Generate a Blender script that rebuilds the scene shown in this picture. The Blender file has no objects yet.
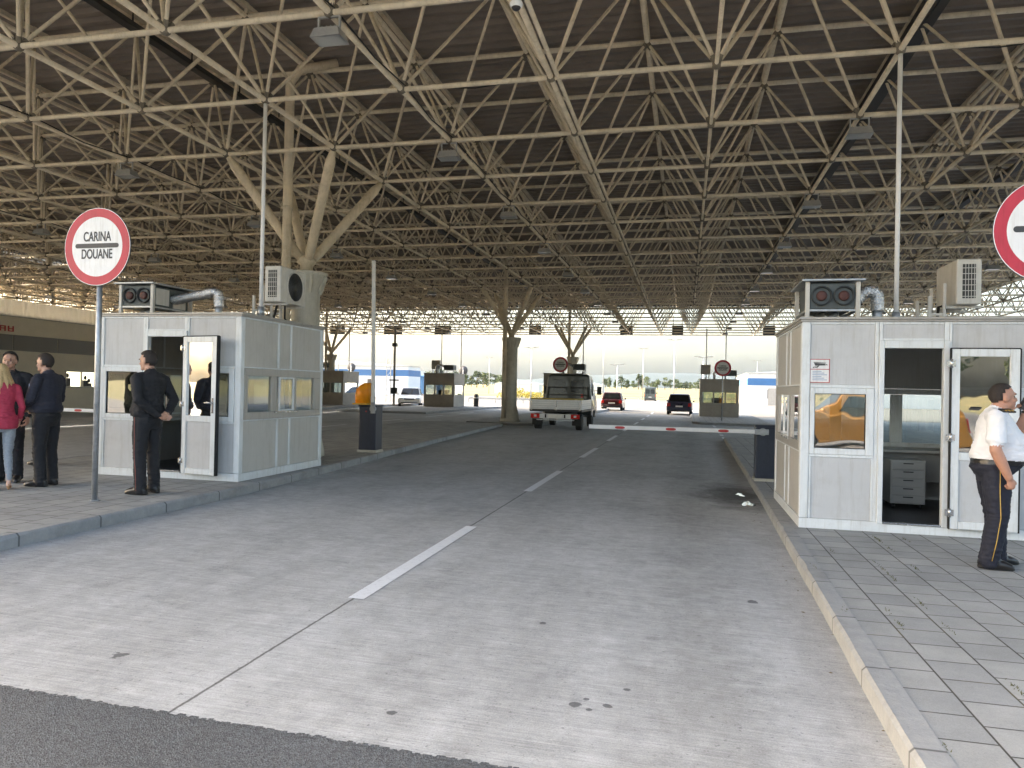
import bpy, bmesh, math, random
import numpy as np
from mathutils import Vector, Matrix, kdtree, noise as mnoise
R = math.radians
PI = math.pi
rnd = random.Random(7)
S = bpy.context.scene
COL = S.collection
CAMH = 1.68

# ------------------------------------------------------------------ helpers
def tag(o, label=None, cat=None, group=None, kind=None):
    if label: o['label'] = label
    if cat: o['category'] = cat
    if group: o['group'] = group
    if kind: o['kind'] = kind
    return o

def empty(name, loc=(0, 0, 0), rz=0, label=None, cat=None, group=None):
    o = bpy.data.objects.new(name, None)
    COL.objects.link(o)
    o.location = loc
    o.rotation_euler = (0, 0, rz)
    o.empty_display_size = .1
    return tag(o, label, cat, group)

def perp(d):
    d = Vector(d).normalized()
    a = Vector((0, 0, 1)) if abs(d.z) < .9 else Vector((1, 0, 0))
    u = d.cross(a).normalized()
    return u, d.cross(u).normalized()

class MB:
    def __init__(s):
        s.v = []; s.f = []; s.m = []; s.sm = []
    def add(s, vs, fs, mi=0, smooth=False):
        b = len(s.v)
        s.v += [tuple(p) for p in vs]
        s.f += [tuple(b + i for i in f) for f in fs]
        s.m += [mi] * len(fs); s.sm += [smooth] * len(fs)
        return s
    def box(s, x0, x1, y0, y1, z0, z1, mi=0):
        vs = [(x, y, z) for z in (z0, z1) for y in (y0, y1) for x in (x0, x1)]
        return s.add(vs, [(0, 2, 3, 1), (4, 5, 7, 6), (0, 1, 5, 4), (2, 6, 7, 3), (0, 4, 6, 2), (1, 3, 7, 5)], mi)
    def obox(s, c, sx, sy, sz, M, mi=0):
        vs = [M @ Vector((x * sx / 2, y * sy / 2, z * sz / 2)) + Vector(c) for z in (-1, 1) for y in (-1, 1) for x in (-1, 1)]
        return s.add(vs, [(0, 2, 3, 1), (4, 5, 7, 6), (0, 1, 5, 4), (2, 6, 7, 3), (0, 4, 6, 2), (1, 3, 7, 5)], mi)
    def bar(s, p, q, w, h, mi=0):
        p, q = Vector(p), Vector(q); d = (q - p)
        u, v = perp(d)
        vs = [a + u * x * w / 2 + v * y * h / 2 for a in (p, q) for x, y in ((-1, -1), (1, -1), (1, 1), (-1, 1))]
        return s.add(vs, [(0, 1, 2, 3), (7, 6, 5, 4)] + [(i, i + 4, (i + 1) % 4 + 4, (i + 1) % 4) for i in range(4)], mi)
    def tube(s, pts, r, n=8, mi=0, caps=True, smooth=True):
        pts = [Vector(p) for p in pts]
        rs = r if isinstance(r, (list, tuple)) else [r] * len(pts)
        vs = []; fs = []
        u = None
        for k, p in enumerate(pts):
            d = (pts[min(k + 1, len(pts) - 1)] - pts[max(k - 1, 0)]).normalized()
            if u is None: u, v = perp(d)
            else:
                u = (u - d * u.dot(d)).normalized(); v = d.cross(u)
            for i in range(n):
                a = 2 * PI * i / n
                vs.append(p + (u * math.cos(a) + v * math.sin(a)) * rs[k])
        for k in range(len(pts) - 1):
            for i in range(n):
                j = (i + 1) % n
                fs.append((k * n + i, k * n + j, (k + 1) * n + j, (k + 1) * n + i))
        s.add(vs, fs, mi, smooth)
        if caps:
            b = len(s.v) - len(vs)
            s.f += [tuple(b + i for i in reversed(range(n))), tuple(b + (len(pts) - 1) * n + i for i in range(n))]
            s.m += [mi, mi]; s.sm += [False, False]
        return s
    def lathe(s, prof, n=20, c=(0, 0, 0), mi=0, smooth=True, axis='Z'):
        vs = []; fs = []
        for r, z in prof:
            for i in range(n):
                a = 2 * PI * i / n
                x, y = r * math.cos(a), r * math.sin(a)
                p = (x, y, z) if axis == 'Z' else ((x, -z, y) if axis == 'Y' else (z, x, y))
                vs.append((c[0] + p[0], c[1] + p[1], c[2] + p[2]))
        for k in range(len(prof) - 1):
            for i in range(n):
                j = (i + 1) % n
                fs.append((k * n + i, k * n + j, (k + 1) * n + j, (k + 1) * n + i))
        fs.append(tuple(reversed(range(n))))
        fs.append(tuple((len(prof) - 1) * n + i for i in range(n)))
        return s.add(vs, fs, mi, smooth)
    def ell(s, c, rx, ry, rz, n=12, m=8, mi=0, M=None):
        vs = []; fs = []
        for k in range(m + 1):
            t = PI * k / m
            for i in range(n):
                a = 2 * PI * i / n
                p = Vector((rx * math.sin(t) * math.cos(a), ry * math.sin(t) * math.sin(a), rz * math.cos(t)))
                if M is not None: p = M @ p
                vs.append(p + Vector(c))
        for k in range(m):
            for i in range(n):
                j = (i + 1) % n
                fs.append((k * n + j, k * n + i, (k + 1) * n + i, (k + 1) * n + j))
        return s.add(vs, fs, mi, True)
    def prism(s, poly, lo, hi, axis='Y', mi=0):
        n = len(poly); vs = []
        for t in (lo, hi):
            for a, b in poly:
                vs.append((a, t, b) if axis == 'Y' else ((t, a, b) if axis == 'X' else (a, b, t)))
        fs = [tuple(range(n)), tuple(reversed(range(n, 2 * n)))] + [(i, i + n, (i + 1) % n + n, (i + 1) % n) for i in range(n)]
        return s.add(vs, fs, mi)
    def build(s, name, mats, parent=None, loc=(0, 0, 0), rz=0, bevel=0, **kw):
        me = bpy.data.meshes.new(name)
        me.from_pydata(s.v, [], s.f)
        mats = mats if isinstance(mats, (list, tuple)) else [mats]
        for m in mats: me.materials.append(m)
        me.polygons.foreach_set('material_index', s.m)
        me.polygons.foreach_set('use_smooth', s.sm)
        bm = bmesh.new(); bm.from_mesh(me)
        bmesh.ops.recalc_face_normals(bm, faces=bm.faces)
        bm.to_mesh(me); bm.free()
        me.update()
        o = bpy.data.objects.new(name, me)
        COL.objects.link(o)
        o.location = loc; o.rotation_euler = (0, 0, rz)
        if parent: o.parent = parent
        if bevel:
            b = o.modifiers.new('bevel', 'BEVEL'); b.width = bevel; b.segments = 2; b.limit_method = 'ANGLE'; b.angle_limit = R(40)
        tag(o, kw.get('label'), kw.get('cat'), kw.get('group'), kw.get('kind'))
        return o

def copy_tree(o, parent=None):
    c = o.copy(); COL.objects.link(c)
    if parent: c.parent = parent
    for ch in list(o.children): copy_tree(ch, c)
    return c

ORD = ['first', 'second', 'third', 'fourth', 'fifth', 'sixth', 'seventh', 'eighth', 'ninth', 'tenth', 'eleventh', 'twelfth', 'thirteenth',
       'fourteenth', 'fifteenth', 'sixteenth', 'seventeenth', 'eighteenth', 'nineteenth', 'twentieth']

# ------------------------------------------------------------------ materials
def mat(name, col, rough=.6, metal=0, var=.12, vscale=6, bump=0, bscale=60, spec=.5, alpha=None, trans=0, emit=0, stretch=None, dirt=0, coat=0):
    m = bpy.data.materials.new(name); m.use_nodes = True
    nt = m.node_tree; N = nt.nodes; L = nt.links
    p = N['Principled BSDF']
    p.inputs['Roughness'].default_value = rough; p.inputs['Metallic'].default_value = metal
    p.inputs['Specular IOR Level'].default_value = spec
    p.inputs['Coat Weight'].default_value = coat
    c4 = (*col, 1)
    tc = N.new('ShaderNodeTexCoord')
    src = tc.outputs['Object']
    if stretch:
        mp = N.new('ShaderNodeMapping'); mp.inputs['Scale'].default_value = stretch
        L.new(src, mp.inputs['Vector']); src = mp.outputs['Vector']
    if var > 0:
        no = N.new('ShaderNodeTexNoise'); no.inputs['Scale'].default_value = vscale; no.inputs['Detail'].default_value = 6
        no.inputs['Roughness'].default_value = .65
        L.new(src, no.inputs['Vector'])
        r = N.new('ShaderNodeValToRGB')
        r.color_ramp.elements[0].position = .3; r.color_ramp.elements[1].position = .7
        r.color_ramp.elements[0].color = (*[max(0, c * (1 - var)) for c in col], 1)
        r.color_ramp.elements[1].color = (*[min(1, c * (1 + var)) for c in col], 1)
        L.new(no.outputs['Fac'], r.inputs['Fac'])
        out = r.outputs['Color']
        if dirt > 0:
            n2 = N.new('ShaderNodeTexNoise'); n2.inputs['Scale'].default_value = 2.3; n2.inputs['Detail'].default_value = 9; n2.inputs['Roughness'].default_value = .75
            L.new(tc.outputs['Object'], n2.inputs['Vector'])
            r2 = N.new('ShaderNodeValToRGB'); r2.color_ramp.elements[0].position = .5; r2.color_ramp.elements[1].position = .78
            r2.color_ramp.elements[0].color = (1, 1, 1, 1); r2.color_ramp.elements[1].color = (1 - dirt, 1 - dirt * 1.08, 1 - dirt * 1.2, 1)
            L.new(n2.outputs['Fac'], r2.inputs['Fac'])
            mx = N.new('ShaderNodeMix'); mx.data_type = 'RGBA'; mx.blend_type = 'MULTIPLY'; mx.inputs[0].default_value = 1
            L.new(out, mx.inputs[6]); L.new(r2.outputs['Color'], mx.inputs[7]); out = mx.outputs[2]
        L.new(out, p.inputs['Base Color'])
        mr = N.new('ShaderNodeMapRange'); mr.inputs['To Min'].default_value = max(.02, rough - .08); mr.inputs['To Max'].default_value = min(1, rough + .1)
        L.new(no.outputs['Fac'], mr.inputs['Value']); L.new(mr.outputs['Result'], p.inputs['Roughness'])
    else:
        p.inputs['Base Color'].default_value = c4
    if bump > 0:
        nb = N.new('ShaderNodeTexNoise'); nb.inputs['Scale'].default_value = bscale; nb.inputs['Detail'].default_value = 5
        L.new(src, nb.inputs['Vector'])
        b = N.new('ShaderNodeBump'); b.inputs['Strength'].default_value = bump; b.inputs['Distance'].default_value = .02
        L.new(nb.outputs['Fac'], b.inputs['Height']); L.new(b.outputs['Normal'], p.inputs['Normal'])
    if trans: p.inputs['Transmission Weight'].default_value = trans
    if emit:
        p.inputs['Emission Color'].default_value = c4; p.inputs['Emission Strength'].default_value = emit
    return m

def glass(name, tint=(.9, .95, .93), rough=.02, refl=1.0, f0=.09, wave=.02):
    """thin window glass: tinted see-through with a fresnel reflection"""
    m = bpy.data.materials.new(name); m.use_nodes = True
    nt = m.node_tree; N = nt.nodes; L = nt.links
    N.remove(N['Principled BSDF'])
    t = N.new('ShaderNodeBsdfTransparent'); t.inputs['Color'].default_value = (*tint, 1)
    g = N.new('ShaderNodeBsdfGlossy'); g.inputs['Roughness'].default_value = rough; g.inputs['Color'].default_value = (refl, refl, refl, 1)
    lw = N.new('ShaderNodeLayerWeight'); lw.inputs['Blend'].default_value = .35
    mr = N.new('ShaderNodeMapRange'); mr.inputs['To Min'].default_value = f0; mr.inputs['To Max'].default_value = .95
    L.new(lw.outputs['Fresnel'], mr.inputs['Value'])
    n = N.new('ShaderNodeTexNoise'); n.inputs['Scale'].default_value = 1.2
    tc = N.new('ShaderNodeTexCoord'); L.new(tc.outputs['Object'], n.inputs['Vector'])
    b = N.new('ShaderNodeBump'); b.inputs['Strength'].default_value = wave; b.inputs['Distance'].default_value = .05
    L.new(n.outputs['Fac'], b.inputs['Height']); L.new(b.outputs['Normal'], g.inputs['Normal'])
    x = N.new('ShaderNodeMixShader')
    L.new(mr.outputs['Result'], x.inputs['Fac']); L.new(t.outputs['BSDF'], x.inputs[1]); L.new(g.outputs['BSDF'], x.inputs[2])
    L.new(x.outputs['Shader'], N['Material Output'].inputs['Surface'])
    return m

M = {}
M['white'] = mat('white_aluminium', (.74, .77, .78), .38, 0, .05, 3, dirt=.18)
M['greyframe'] = mat('grey_aluminium_frame', (.42, .40, .37), .42, .2, .06, 5)
M['panelin'] = mat('inner_wall', (.30, .30, .29), .6, 0, .06, 4)
M['dark'] = mat('dark_plastic', (.03, .03, .032), .45, 0, .2, 12)
M['blackmetal'] = mat('black_metal', (.035, .04, .042), .5, .3, .2, 10)
M['galv'] = mat('galvanised_steel', (.42, .44, .46), .45, .75, .22, 14)
M['pole'] = mat('white_painted_pole', (.80, .80, .79), .4, 0, .05, 6, dirt=.08)
M['truss'] = mat('cream_painted_steel', (.62, .535, .40), .75, 0, .16, 3, dirt=.35, spec=.25)
M['node'] = mat('bolted_steel_node', (.17, .145, .11), .7, .2, .3, 9)
M['trussdark'] = mat('dark_cable_tray', (.05, .045, .04), .6, .3, .2, 8)
M['deck'] = mat('profiled_steel_deck', (.225, .185, .15), .65, 0, .12, .5, dirt=.2)
M['concpier'] = mat('painted_concrete', (.52, .50, .43), .75, 0, .12, 5, .15, 40, dirt=.25)
M['signred'] = mat('sign_red', (.50, .028, .055), .45, 0, .08, 8)
M['signwhite'] = mat('sign_white', (.80, .80, .80), .4, 0, .03, 8, dirt=.06)
M['signblack'] = mat('sign_black', (.05, .052, .055), .5, 0, .1, 20)
M['signback'] = mat('sign_back', (.10, .10, .10), .6, .3, .1, 6)
M['navy'] = mat('dark_blue_grey_paint', (.035, .043, .065), .4, 0, .15, 8)
M['red'] = mat('red_reflective', (.42, .03, .03), .45, 0, .1, 8)
M['orange'] = mat('orange_plastic', (1, .34, .004), .5, 0, .15, 9, .3, 14)
M['orange'].node_tree.nodes['Principled BSDF'].inputs['Subsurface Weight'].default_value = .3
M['acwhite'] = mat('air_conditioner_white', (.62, .60, .55), .45, 0, .07, 6, dirt=.25)
M['acgrill'] = mat('air_conditioner_grille', (.05, .05, .048), .5, .2, .2, 20)
M['foil'] = mat('aluminium_foil_duct', (.72, .73, .74), .22, .95, .2, 30, .9, 55)
M['ventbox'] = mat('ventilation_housing', (.10, .115, .115), .55, .3, .2, 8)
M['fanhub'] = mat('fan_hub_brown', (.085, .032, .027), .6, 0, .2, 14)
M['glass'] = glass('window_glass', (.62, .70, .68), f0=.10)
M['mirrorglass'] = glass('reflective_window_glass', (.22, .25, .25), f0=.32, wave=.11)
M['desk'] = mat('grey_laminate', (.45, .45, .43), .4, 0, .05, 5)
M['floorin'] = mat('booth_floor', (.05, .05, .055), .35, 0, .15, 5)
M['lamp'] = mat('floodlight_housing', (.36, .36, .35), .45, .4, .1, 10)
M['lampglass'] = mat('floodlight_glass', (.45, .45, .42), .08, 0, .05, 5, spec=1)
M['skin'] = mat('skin', (.50, .29, .205), .5, 0, .08, 20)
M['hairdark'] = mat('dark_hair', (.03, .022, .018), .7, 0, .3, 60, .6, 120)
M['hairblonde'] = mat('blonde_hair', (.52, .36, .17), .55, 0, .3, 40, .6, 90, stretch=(3, 3, .3))
M['shirtwhite'] = mat('white_shirt', (.78, .79, .82), .75, 0, .03, 6, .5, 9)
M['navycloth'] = mat('navy_trousers', (.012, .014, .026), .8, 0, .2, 12, .5, 10)
M['blackcloth'] = mat('black_uniform', (.016, .016, .019), .8, 0, .2, 12, .6, 11)
M['bluecloth'] = mat('dark_blue_uniform', (.022, .023, .036), .8, 0, .2, 12, .6, 11)
M['redcloth'] = mat('red_blouse', (.42, .035, .075), .75, 0, .1, 10, .5, 12)
M['jeans'] = mat('grey_jeans', (.30, .33, .37), .8, 0, .15, 30, .5, 14)
M['shoe'] = mat('black_leather', (.015, .014, .014), .32, 0, .1, 20)
M['sandal'] = mat('tan_leather', (.35, .18, .08), .5, 0, .1, 20)
M['gold'] = mat('gold_braid', (.62, .40, .09), .5, .2, .1, 30)
M['pipered'] = mat('dull_red_piping', (.30, .10, .08), .7, 0, .1, 30)
M['patch'] = mat('embroidered_patch', (.34, .30, .14), .8, 0, .3, 60)
M['patchb'] = mat('embroidered_patch_blue', (.25, .27, .36), .8, 0, .3, 60)
M['steel'] = mat('stainless_steel', (.6, .6, .6), .25, .9, .05, 10)
M['rubber'] = mat('rubber', (.018, .018, .018), .8, 0, .2, 20)
M['whitewash'] = mat('white_metal_cladding', (.66, .68, .70), .5, 0, .04, 1)
M['blueclad'] = mat('blue_metal_cladding', (.05, .15, .34), .5, 0, .08, 1)
M['beige'] = mat('beige_render', (.68, .63, .53), .85, 0, .06, 1.5, .1, 30)
M['brownband'] = mat('dark_glazed_band', (.10, .09, .08), .3, 0, .1, 1)
M['bark'] = mat('bark', (.09, .065, .045), .9, 0, .3, 8, .5, 30)

def grime(m, amt):
    nt = m.node_tree; N = nt.nodes; L = nt.links; p = N['Principled BSDF']
    src = p.inputs['Base Color'].links[0].from_socket
    tc = N.new('ShaderNodeTexCoord'); mp = N.new('ShaderNodeMapping'); mp.inputs['Scale'].default_value = (9, 9, .8); L.new(tc.outputs['Object'], mp.inputs['Vector'])
    n = N.new('ShaderNodeTexNoise'); n.inputs['Scale'].default_value = 2.2; n.inputs['Detail'].default_value = 8; n.inputs['Roughness'].default_value = .7; L.new(mp.outputs['Vector'], n.inputs['Vector'])
    r = N.new('ShaderNodeValToRGB'); r.color_ramp.elements[0].position = .5; r.color_ramp.elements[1].position = .75
    r.color_ramp.elements[0].color = (1, 1, 1, 1); r.color_ramp.elements[1].color = (1 - amt, 1 - amt * 1.1, 1 - amt * 1.3, 1)
    L.new(n.outputs['Fac'], r.inputs['Fac'])
    x = N.new('ShaderNodeMix'); x.data_type = 'RGBA'; x.blend_type = 'MULTIPLY'; x.inputs[0].default_value = 1
    L.new(src, x.inputs[6]); L.new(r.outputs['Color'], x.inputs[7]); L.new(x.outputs[2], p.inputs['Base Color'])
for k_ in ('white', 'truss', 'acwhite', 'concpier', 'greyframe', 'signwhite', 'signred', 'navy'): grime(M[k_], .22)
def ribbed(name, col, pitch=.03, depth=.5):
    m = mat(name, col, .5, 0, .05, 3, dirt=.14)
    nt = m.node_tree; N = nt.nodes; L = nt.links
    grime(m, .16)
    tc = N.new('ShaderNodeTexCoord'); sp = N.new('ShaderNodeSeparateXYZ'); L.new(tc.outputs['Object'], sp.inputs['Vector'])
    ad = N.new('ShaderNodeMath'); ad.operation = 'ADD'; L.new(sp.outputs['X'], ad.inputs[0]); L.new(sp.outputs['Y'], ad.inputs[1])
    mu = N.new('ShaderNodeMath'); mu.operation = 'MULTIPLY'; mu.inputs[1].default_value = 2 * PI / pitch; L.new(ad.outputs[0], mu.inputs[0])
    si = N.new('ShaderNodeMath'); si.operation = 'SINE'; L.new(mu.outputs[0], si.inputs[0])
    pw = N.new('ShaderNodeMath'); pw.operation = 'GREATER_THAN'; pw.inputs[1].default_value = .86; L.new(si.outputs[0], pw.inputs[0])
    b = N.new('ShaderNodeBump'); b.inputs['Strength'].default_value = depth; b.inputs['Distance'].default_value = -.004
    L.new(pw.outputs[0], b.inputs['Height']); L.new(b.outputs['Normal'], N['Principled BSDF'].inputs['Normal'])
    return m
M['panel'] = ribbed('ribbed_grey_panel', (.56, .565, .57))
M['panelwarm'] = ribbed('ribbed_beige_panel', (.53, .515, .48))

# --- ground materials -------------------------------------------------
def ground_base(name, rough=.85):
    m = bpy.data.materials.new(name); m.use_nodes = True
    nt = m.node_tree
    nt.nodes['Principled BSDF'].inputs['Roughness'].default_value = rough
    return m, nt.nodes, nt.links, nt.nodes['Principled BSDF']
def noise(N, L, src, scale, detail=6, rough=.6, sc=None):
    if sc:
        mp = N.new('ShaderNodeMapping'); mp.inputs['Scale'].default_value = sc; L.new(src, mp.inputs['Vector']); src = mp.outputs['Vector']
    n = N.new('ShaderNodeTexNoise'); n.inputs['Scale'].default_value = scale; n.inputs['Detail'].default_value = detail; n.inputs['Roughness'].default_value = rough
    L.new(src, n.inputs['Vector']); return n.outputs['Fac']
def ramp(N, L, src, p0, c0, p1, c1):
    r = N.new('ShaderNodeValToRGB'); e = r.color_ramp.elements
    e[0].position = p0; e[1].position = p1; e[0].color = (*c0, 1) if len(c0) == 3 else c0; e[1].color = (*c1, 1) if len(c1) == 3 else c1
    L.new(src, r.inputs['Fac']); return r.outputs['Color']
def mult(N, L, a, b, f=1):
    x = N.new('ShaderNodeMix'); x.data_type = 'RGBA'; x.blend_type = 'MULTIPLY'
    x.inputs[0].default_value = f
    L.new(a, x.inputs[6]); L.new(b, x.inputs[7]); return x.outputs[2]
def math2(N, L, op, a, b):
    n = N.new('ShaderNodeMath'); n.operation = op
    for k, s in enumerate((a, b)):
        if s is None: continue
        if isinstance(s, (int, float)): n.inputs[k].default_value = s
        else: L.new(s, n.inputs[k])
    return n.outputs[0]
g3 = lambda v: (v, v, v)

def concrete_mat():
    m, N, L, p = ground_base('broomed_concrete')
    tc = N.new('ShaderNodeTexCoord'); o = tc.outputs['Object']
    base = ramp(N, L, noise(N, L, o, .55, 8, .7), .25, (.41, .42, .425), .75, (.53, .54, .545))
    c = mult(N, L, base, ramp(N, L, noise(N, L, o, 1.0, 4, .7, (1.2, 38, 1)), .3, g3(.84), .70, g3(1.08)))          # broom
    c = mult(N, L, c, ramp(N, L, noise(N, L, o, 1.0, 3, .6, (3.5, 115, 1)), .34, g3(.86), .62, g3(1.08)))
    c = mult(N, L, c, ramp(N, L, noise(N, L, o, 7, 6, .75), .36, g3(.86), .64, g3(1.07)))
    c = mult(N, L, c, ramp(N, L, noise(N, L, o, 42, 2, .5), .26, g3(.62), .34, g3(1)))
    c = mult(N, L, c, ramp(N, L, noise(N, L, o, 1.0, 7, .75, (1.1, .16, 1)), .42, g3(1), .72, (.78, .775, .76)))      # tyre-darkened bands along it
    c = mult(N, L, c, ramp(N, L, noise(N, L, o, .8, 9, .75, (1, .8, 1)), .5, g3(1), .72, (.74, .74, .73)))          # blotches
    c = mult(N, L, c, ramp(N, L, noise(N, L, o, 2.6, 9, .8, (.7, 1.2, 1)), .58, g3(1), .68, (.80, .80, .79)))
    c = mult(N, L, c, ramp(N, L, noise(N, L, o, 130, 3, .7), .3, g3(.78), .7, g3(1.16)))                               # grain
    sx = N.new('ShaderNodeSeparateXYZ'); L.new(o, sx.inputs['Vector'])
    # worn dark wheel track beside the kerb and older dirtier concrete under the roof
    d1 = math2(N, L, 'SUBTRACT', sx.outputs['X'], .1)
    d1 = math2(N, L, 'MULTIPLY', d1, d1)
    d1 = math2(N, L, 'ADD', d1, math2(N, L, 'MULTIPLY', noise(N, L, o, 1.3, 6, .7), .9))
    c = mult(N, L, c, ramp(N, L, d1, .25, (.72, .71, .69), .70, g3(1)))
    yr = N.new('ShaderNodeMapRange'); yr.inputs['From Min'].default_value = 7; yr.inputs['From Max'].default_value = 26; yr.clamp = True
    yn = math2(N, L, 'ADD', sx.outputs['Y'], math2(N, L, 'MULTIPLY', math2(N, L, 'SUBTRACT', noise(N, L, o, .5, 6), .5), 8))
    L.new(yn, yr.inputs['Value'])
    c = mult(N, L, c, ramp(N, L, yr.outputs['Result'], 0, g3(1), 1, (1, 1, 1)))
    # oil drips
    wob = noise(N, L, o, 18, 4, .6)
    acc = None
    for (sx_, sy_, rr) in ((-.54, 3.85, .035), (-.49, 3.93, .02), (-.46, 3.81, .022), (-.37, 3.88, .026), (-.29, 4.13, .022), (-3.22, 3.66, .07), (-3.33, 3.48, .035),
                           (-3.26, 3.49, .03), (-3.1, 3.86, .035), (-1.41, 3.46, .03), (-.95, 5.1, .03), (.55, 6.2, .05), (-4.4, 7.4, .05)):
        vd = N.new('ShaderNodeVectorMath'); vd.operation = 'DISTANCE'; L.new(o, vd.inputs[0]); vd.inputs[1].default_value = (sx_, sy_, .02)
        t = math2(N, L, 'DIVIDE', vd.outputs['Value'], rr)
        acc = t if acc is None else math2(N, L, 'MINIMUM', acc, t)
    acc = math2(N, L, 'ADD', acc, math2(N, L, 'MULTIPLY', math2(N, L, 'SUBTRACT', wob, .5), 1.6))
    c = mult(N, L, c, ramp(N, L, acc, .85, (.36, .36, .37), 1.15, g3(1)))
    # wet dirt beside the puddle
    vd = N.new('ShaderNodeVectorMath'); vd.operation = 'DISTANCE'
    mp = N.new('ShaderNodeMapping'); mp.inputs['Scale'].default_value = (1, .42, 1); L.new(o, mp.inputs['Vector']); L.new(mp.outputs['Vector'], vd.inputs[0]); vd.inputs[1].default_value = (.82, 12.6 * .42, 0)
    t = math2(N, L, 'ADD', vd.outputs['Value'], math2(N, L, 'MULTIPLY', math2(N, L, 'SUBTRACT', noise(N, L, o, 2.2, 7, .7), .5), 1.1))
    c = mult(N, L, c, ramp(N, L, t, .25, (.30, .29, .28), .75, g3(1)))
    # joints
    jx = math2(N, L, 'ABSOLUTE', math2(N, L, 'ADD', sx.outputs['X'], math2(N, L, 'ADD', 2.44, math2(N, L, 'MULTIPLY', math2(N, L, 'SUBTRACT', noise(N, L, o, 9, 3), .5), .02))), None)
    jl = ramp(N, L, jx, .006, (.28, .27, .26), .012, g3(1))
    c = mult(N, L, c, jl)
    L.new(c, p.inputs['Base Color'])
    b = N.new('ShaderNodeBump'); b.inputs['Strength'].default_value = .35; b.inputs['Distance'].default_value = .01
    L.new(noise(N, L, o, 1, 4, .7, (4, 90, 1)), b.inputs['Height']); L.new(b.outputs['Normal'], p.inputs['Normal'])
    return m
M['concrete'] = concrete_mat()

def asphalt_mat(name, col, grain=120):
    m, N, L, p = ground_base(name, .8)
    tc = N.new('ShaderNodeTexCoord'); o = tc.outputs['Object']
    c = ramp(N, L, noise(N, L, o, .8, 7, .6), .3, tuple(x * .85 for x in col), .7, tuple(x * 1.15 for x in col))
    vo = N.new('ShaderNodeTexVoronoi'); vo.inputs['Scale'].default_value = grain; L.new(o, vo.inputs['Vector'])
    sp = N.new('ShaderNodeSeparateColor'); L.new(vo.outputs['Color'], sp.inputs['Color'])
    c = mult(N, L, c, ramp(N, L, sp.outputs['Red'], .1, g3(.6), .95, g3(1.45)))
    L.new(c, p.inputs['Base Color'])
    b = N.new('ShaderNodeBump'); b.inputs['Strength'].default_value = .6; b.inputs['Distance'].default_value = .006
    L.new(vo.outputs['Distance'], b.inputs['Height']); L.new(b.outputs['Normal'], p.inputs['Normal'])
    return m
M['asphalt'] = asphalt_mat('dark_asphalt', (.090, .096, .103))
M['forecourt'] = asphalt_mat('pale_forecourt_asphalt', (.15, .143, .13), 20)

def paving_mat():
    m, N, L, p = ground_base('concrete_paving_slabs', .8)
    tc = N.new('ShaderNodeTexCoord'); o = tc.outputs['Object']
    mp = N.new('ShaderNodeMapping'); mp.inputs['Location'].default_value = (-.26, .1, 0); mp.inputs['Rotation'].default_value = (0, 0, PI / 2)
    L.new(o, mp.inputs['Vector'])
    wob = N.new('ShaderNodeVectorMath'); wob.operation = 'ADD'
    br = N.new('ShaderNodeTexBrick'); br.offset = .35; br.inputs['Scale'].default_value = 1
    br.inputs['Brick Width'].default_value = .30; br.inputs['Row Height'].default_value = .302
    br.inputs['Mortar Size'].default_value = .0065; br.inputs['Mortar Smooth'].default_value = .35; br.inputs['Bias'].default_value = -.1
    br.inputs['Color1'].default_value = (.33, .335, .335, 1); br.inputs['Color2'].default_value = (.415, .415, .405, 1); br.inputs['Mortar'].default_value = (.075, .07, .06, 1)
    L.new(mp.outputs['Vector'], br.inputs['Vector'])
    c = br.outputs['Color']
    c = mult(N, L, c, ramp(N, L, noise(N, L, o, 1.7, 8, .7), .35, (.80, .81, .80), .7, g3(1.08)))
    c = mult(N, L, c, ramp(N, L, noise(N, L, o, 160, 3, .7), .3, g3(.85), .7, g3(1.12)))
    # sand and moss caught in the joints
    x = N.new('ShaderNodeMix'); x.data_type = 'RGBA'
    mm = math2(N, L, 'MULTIPLY', br.outputs['Fac'], ramp(N, L, noise(N, L, o, 2.4, 6, .7), .55, g3(0), .66, g3(1)))
    L.new(mm, x.inputs[0]); L.new(c, x.inputs[6]); x.inputs[7].default_value = (.15, .125, .07, 1)
    L.new(x.outputs[2], p.inputs['Base Color'])
    inv = math2(N, L, 'SUBTRACT', 1, br.outputs['Fac'])
    inv = math2(N, L, 'ADD', inv, math2(N, L, 'MULTIPLY', noise(N, L, o, 90, 4), .12))
    b = N.new('ShaderNodeBump'); b.inputs['Strength'].default_value = .7; b.inputs['Distance'].default_value = .008
    L.new(inv, b.inputs['Height']); L.new(b.outputs['Normal'], p.inputs['Normal'])
    return m
M['paving'] = paving_mat()

def kerb_mat():
    m, N, L, p = ground_base('kerb_stone', .85)
    tc = N.new('ShaderNodeTexCoord'); o = tc.outputs['Object']
    c = ramp(N, L, noise(N, L, o, 4, 9, .75), .3, (.27, .28, .285), .7, (.38, .385, .385))
    sx = N.new('ShaderNodeSeparateXYZ'); L.new(o, sx.inputs['Vector'])
    fr = math2(N, L, 'FRACT', math2(N, L, 'ADD', sx.outputs['Y'], .9), None)
    c = mult(N, L, c, ramp(N, L, math2(N, L, 'ABSOLUTE', math2(N, L, 'SUBTRACT', fr, .5), None), .006, g3(.35), .012, g3(1)))
    c = mult(N, L, c, ramp(N, L, noise(N, L, o, 1.3, 7, .7), .5, g3(1), .75, (.62, .6, .56)))
    L.new(c, p.inputs['Base Color'])
    b = N.new('ShaderNodeBump'); b.inputs['Strength'].default_value = .5; b.inputs['Distance'].default_value = .02
    L.new(noise(N, L, o, 30, 6, .7), b.inputs['Height']); L.new(b.outputs['Normal'], p.inputs['Normal'])
    return m
M['kerb'] = kerb_mat()

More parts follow.
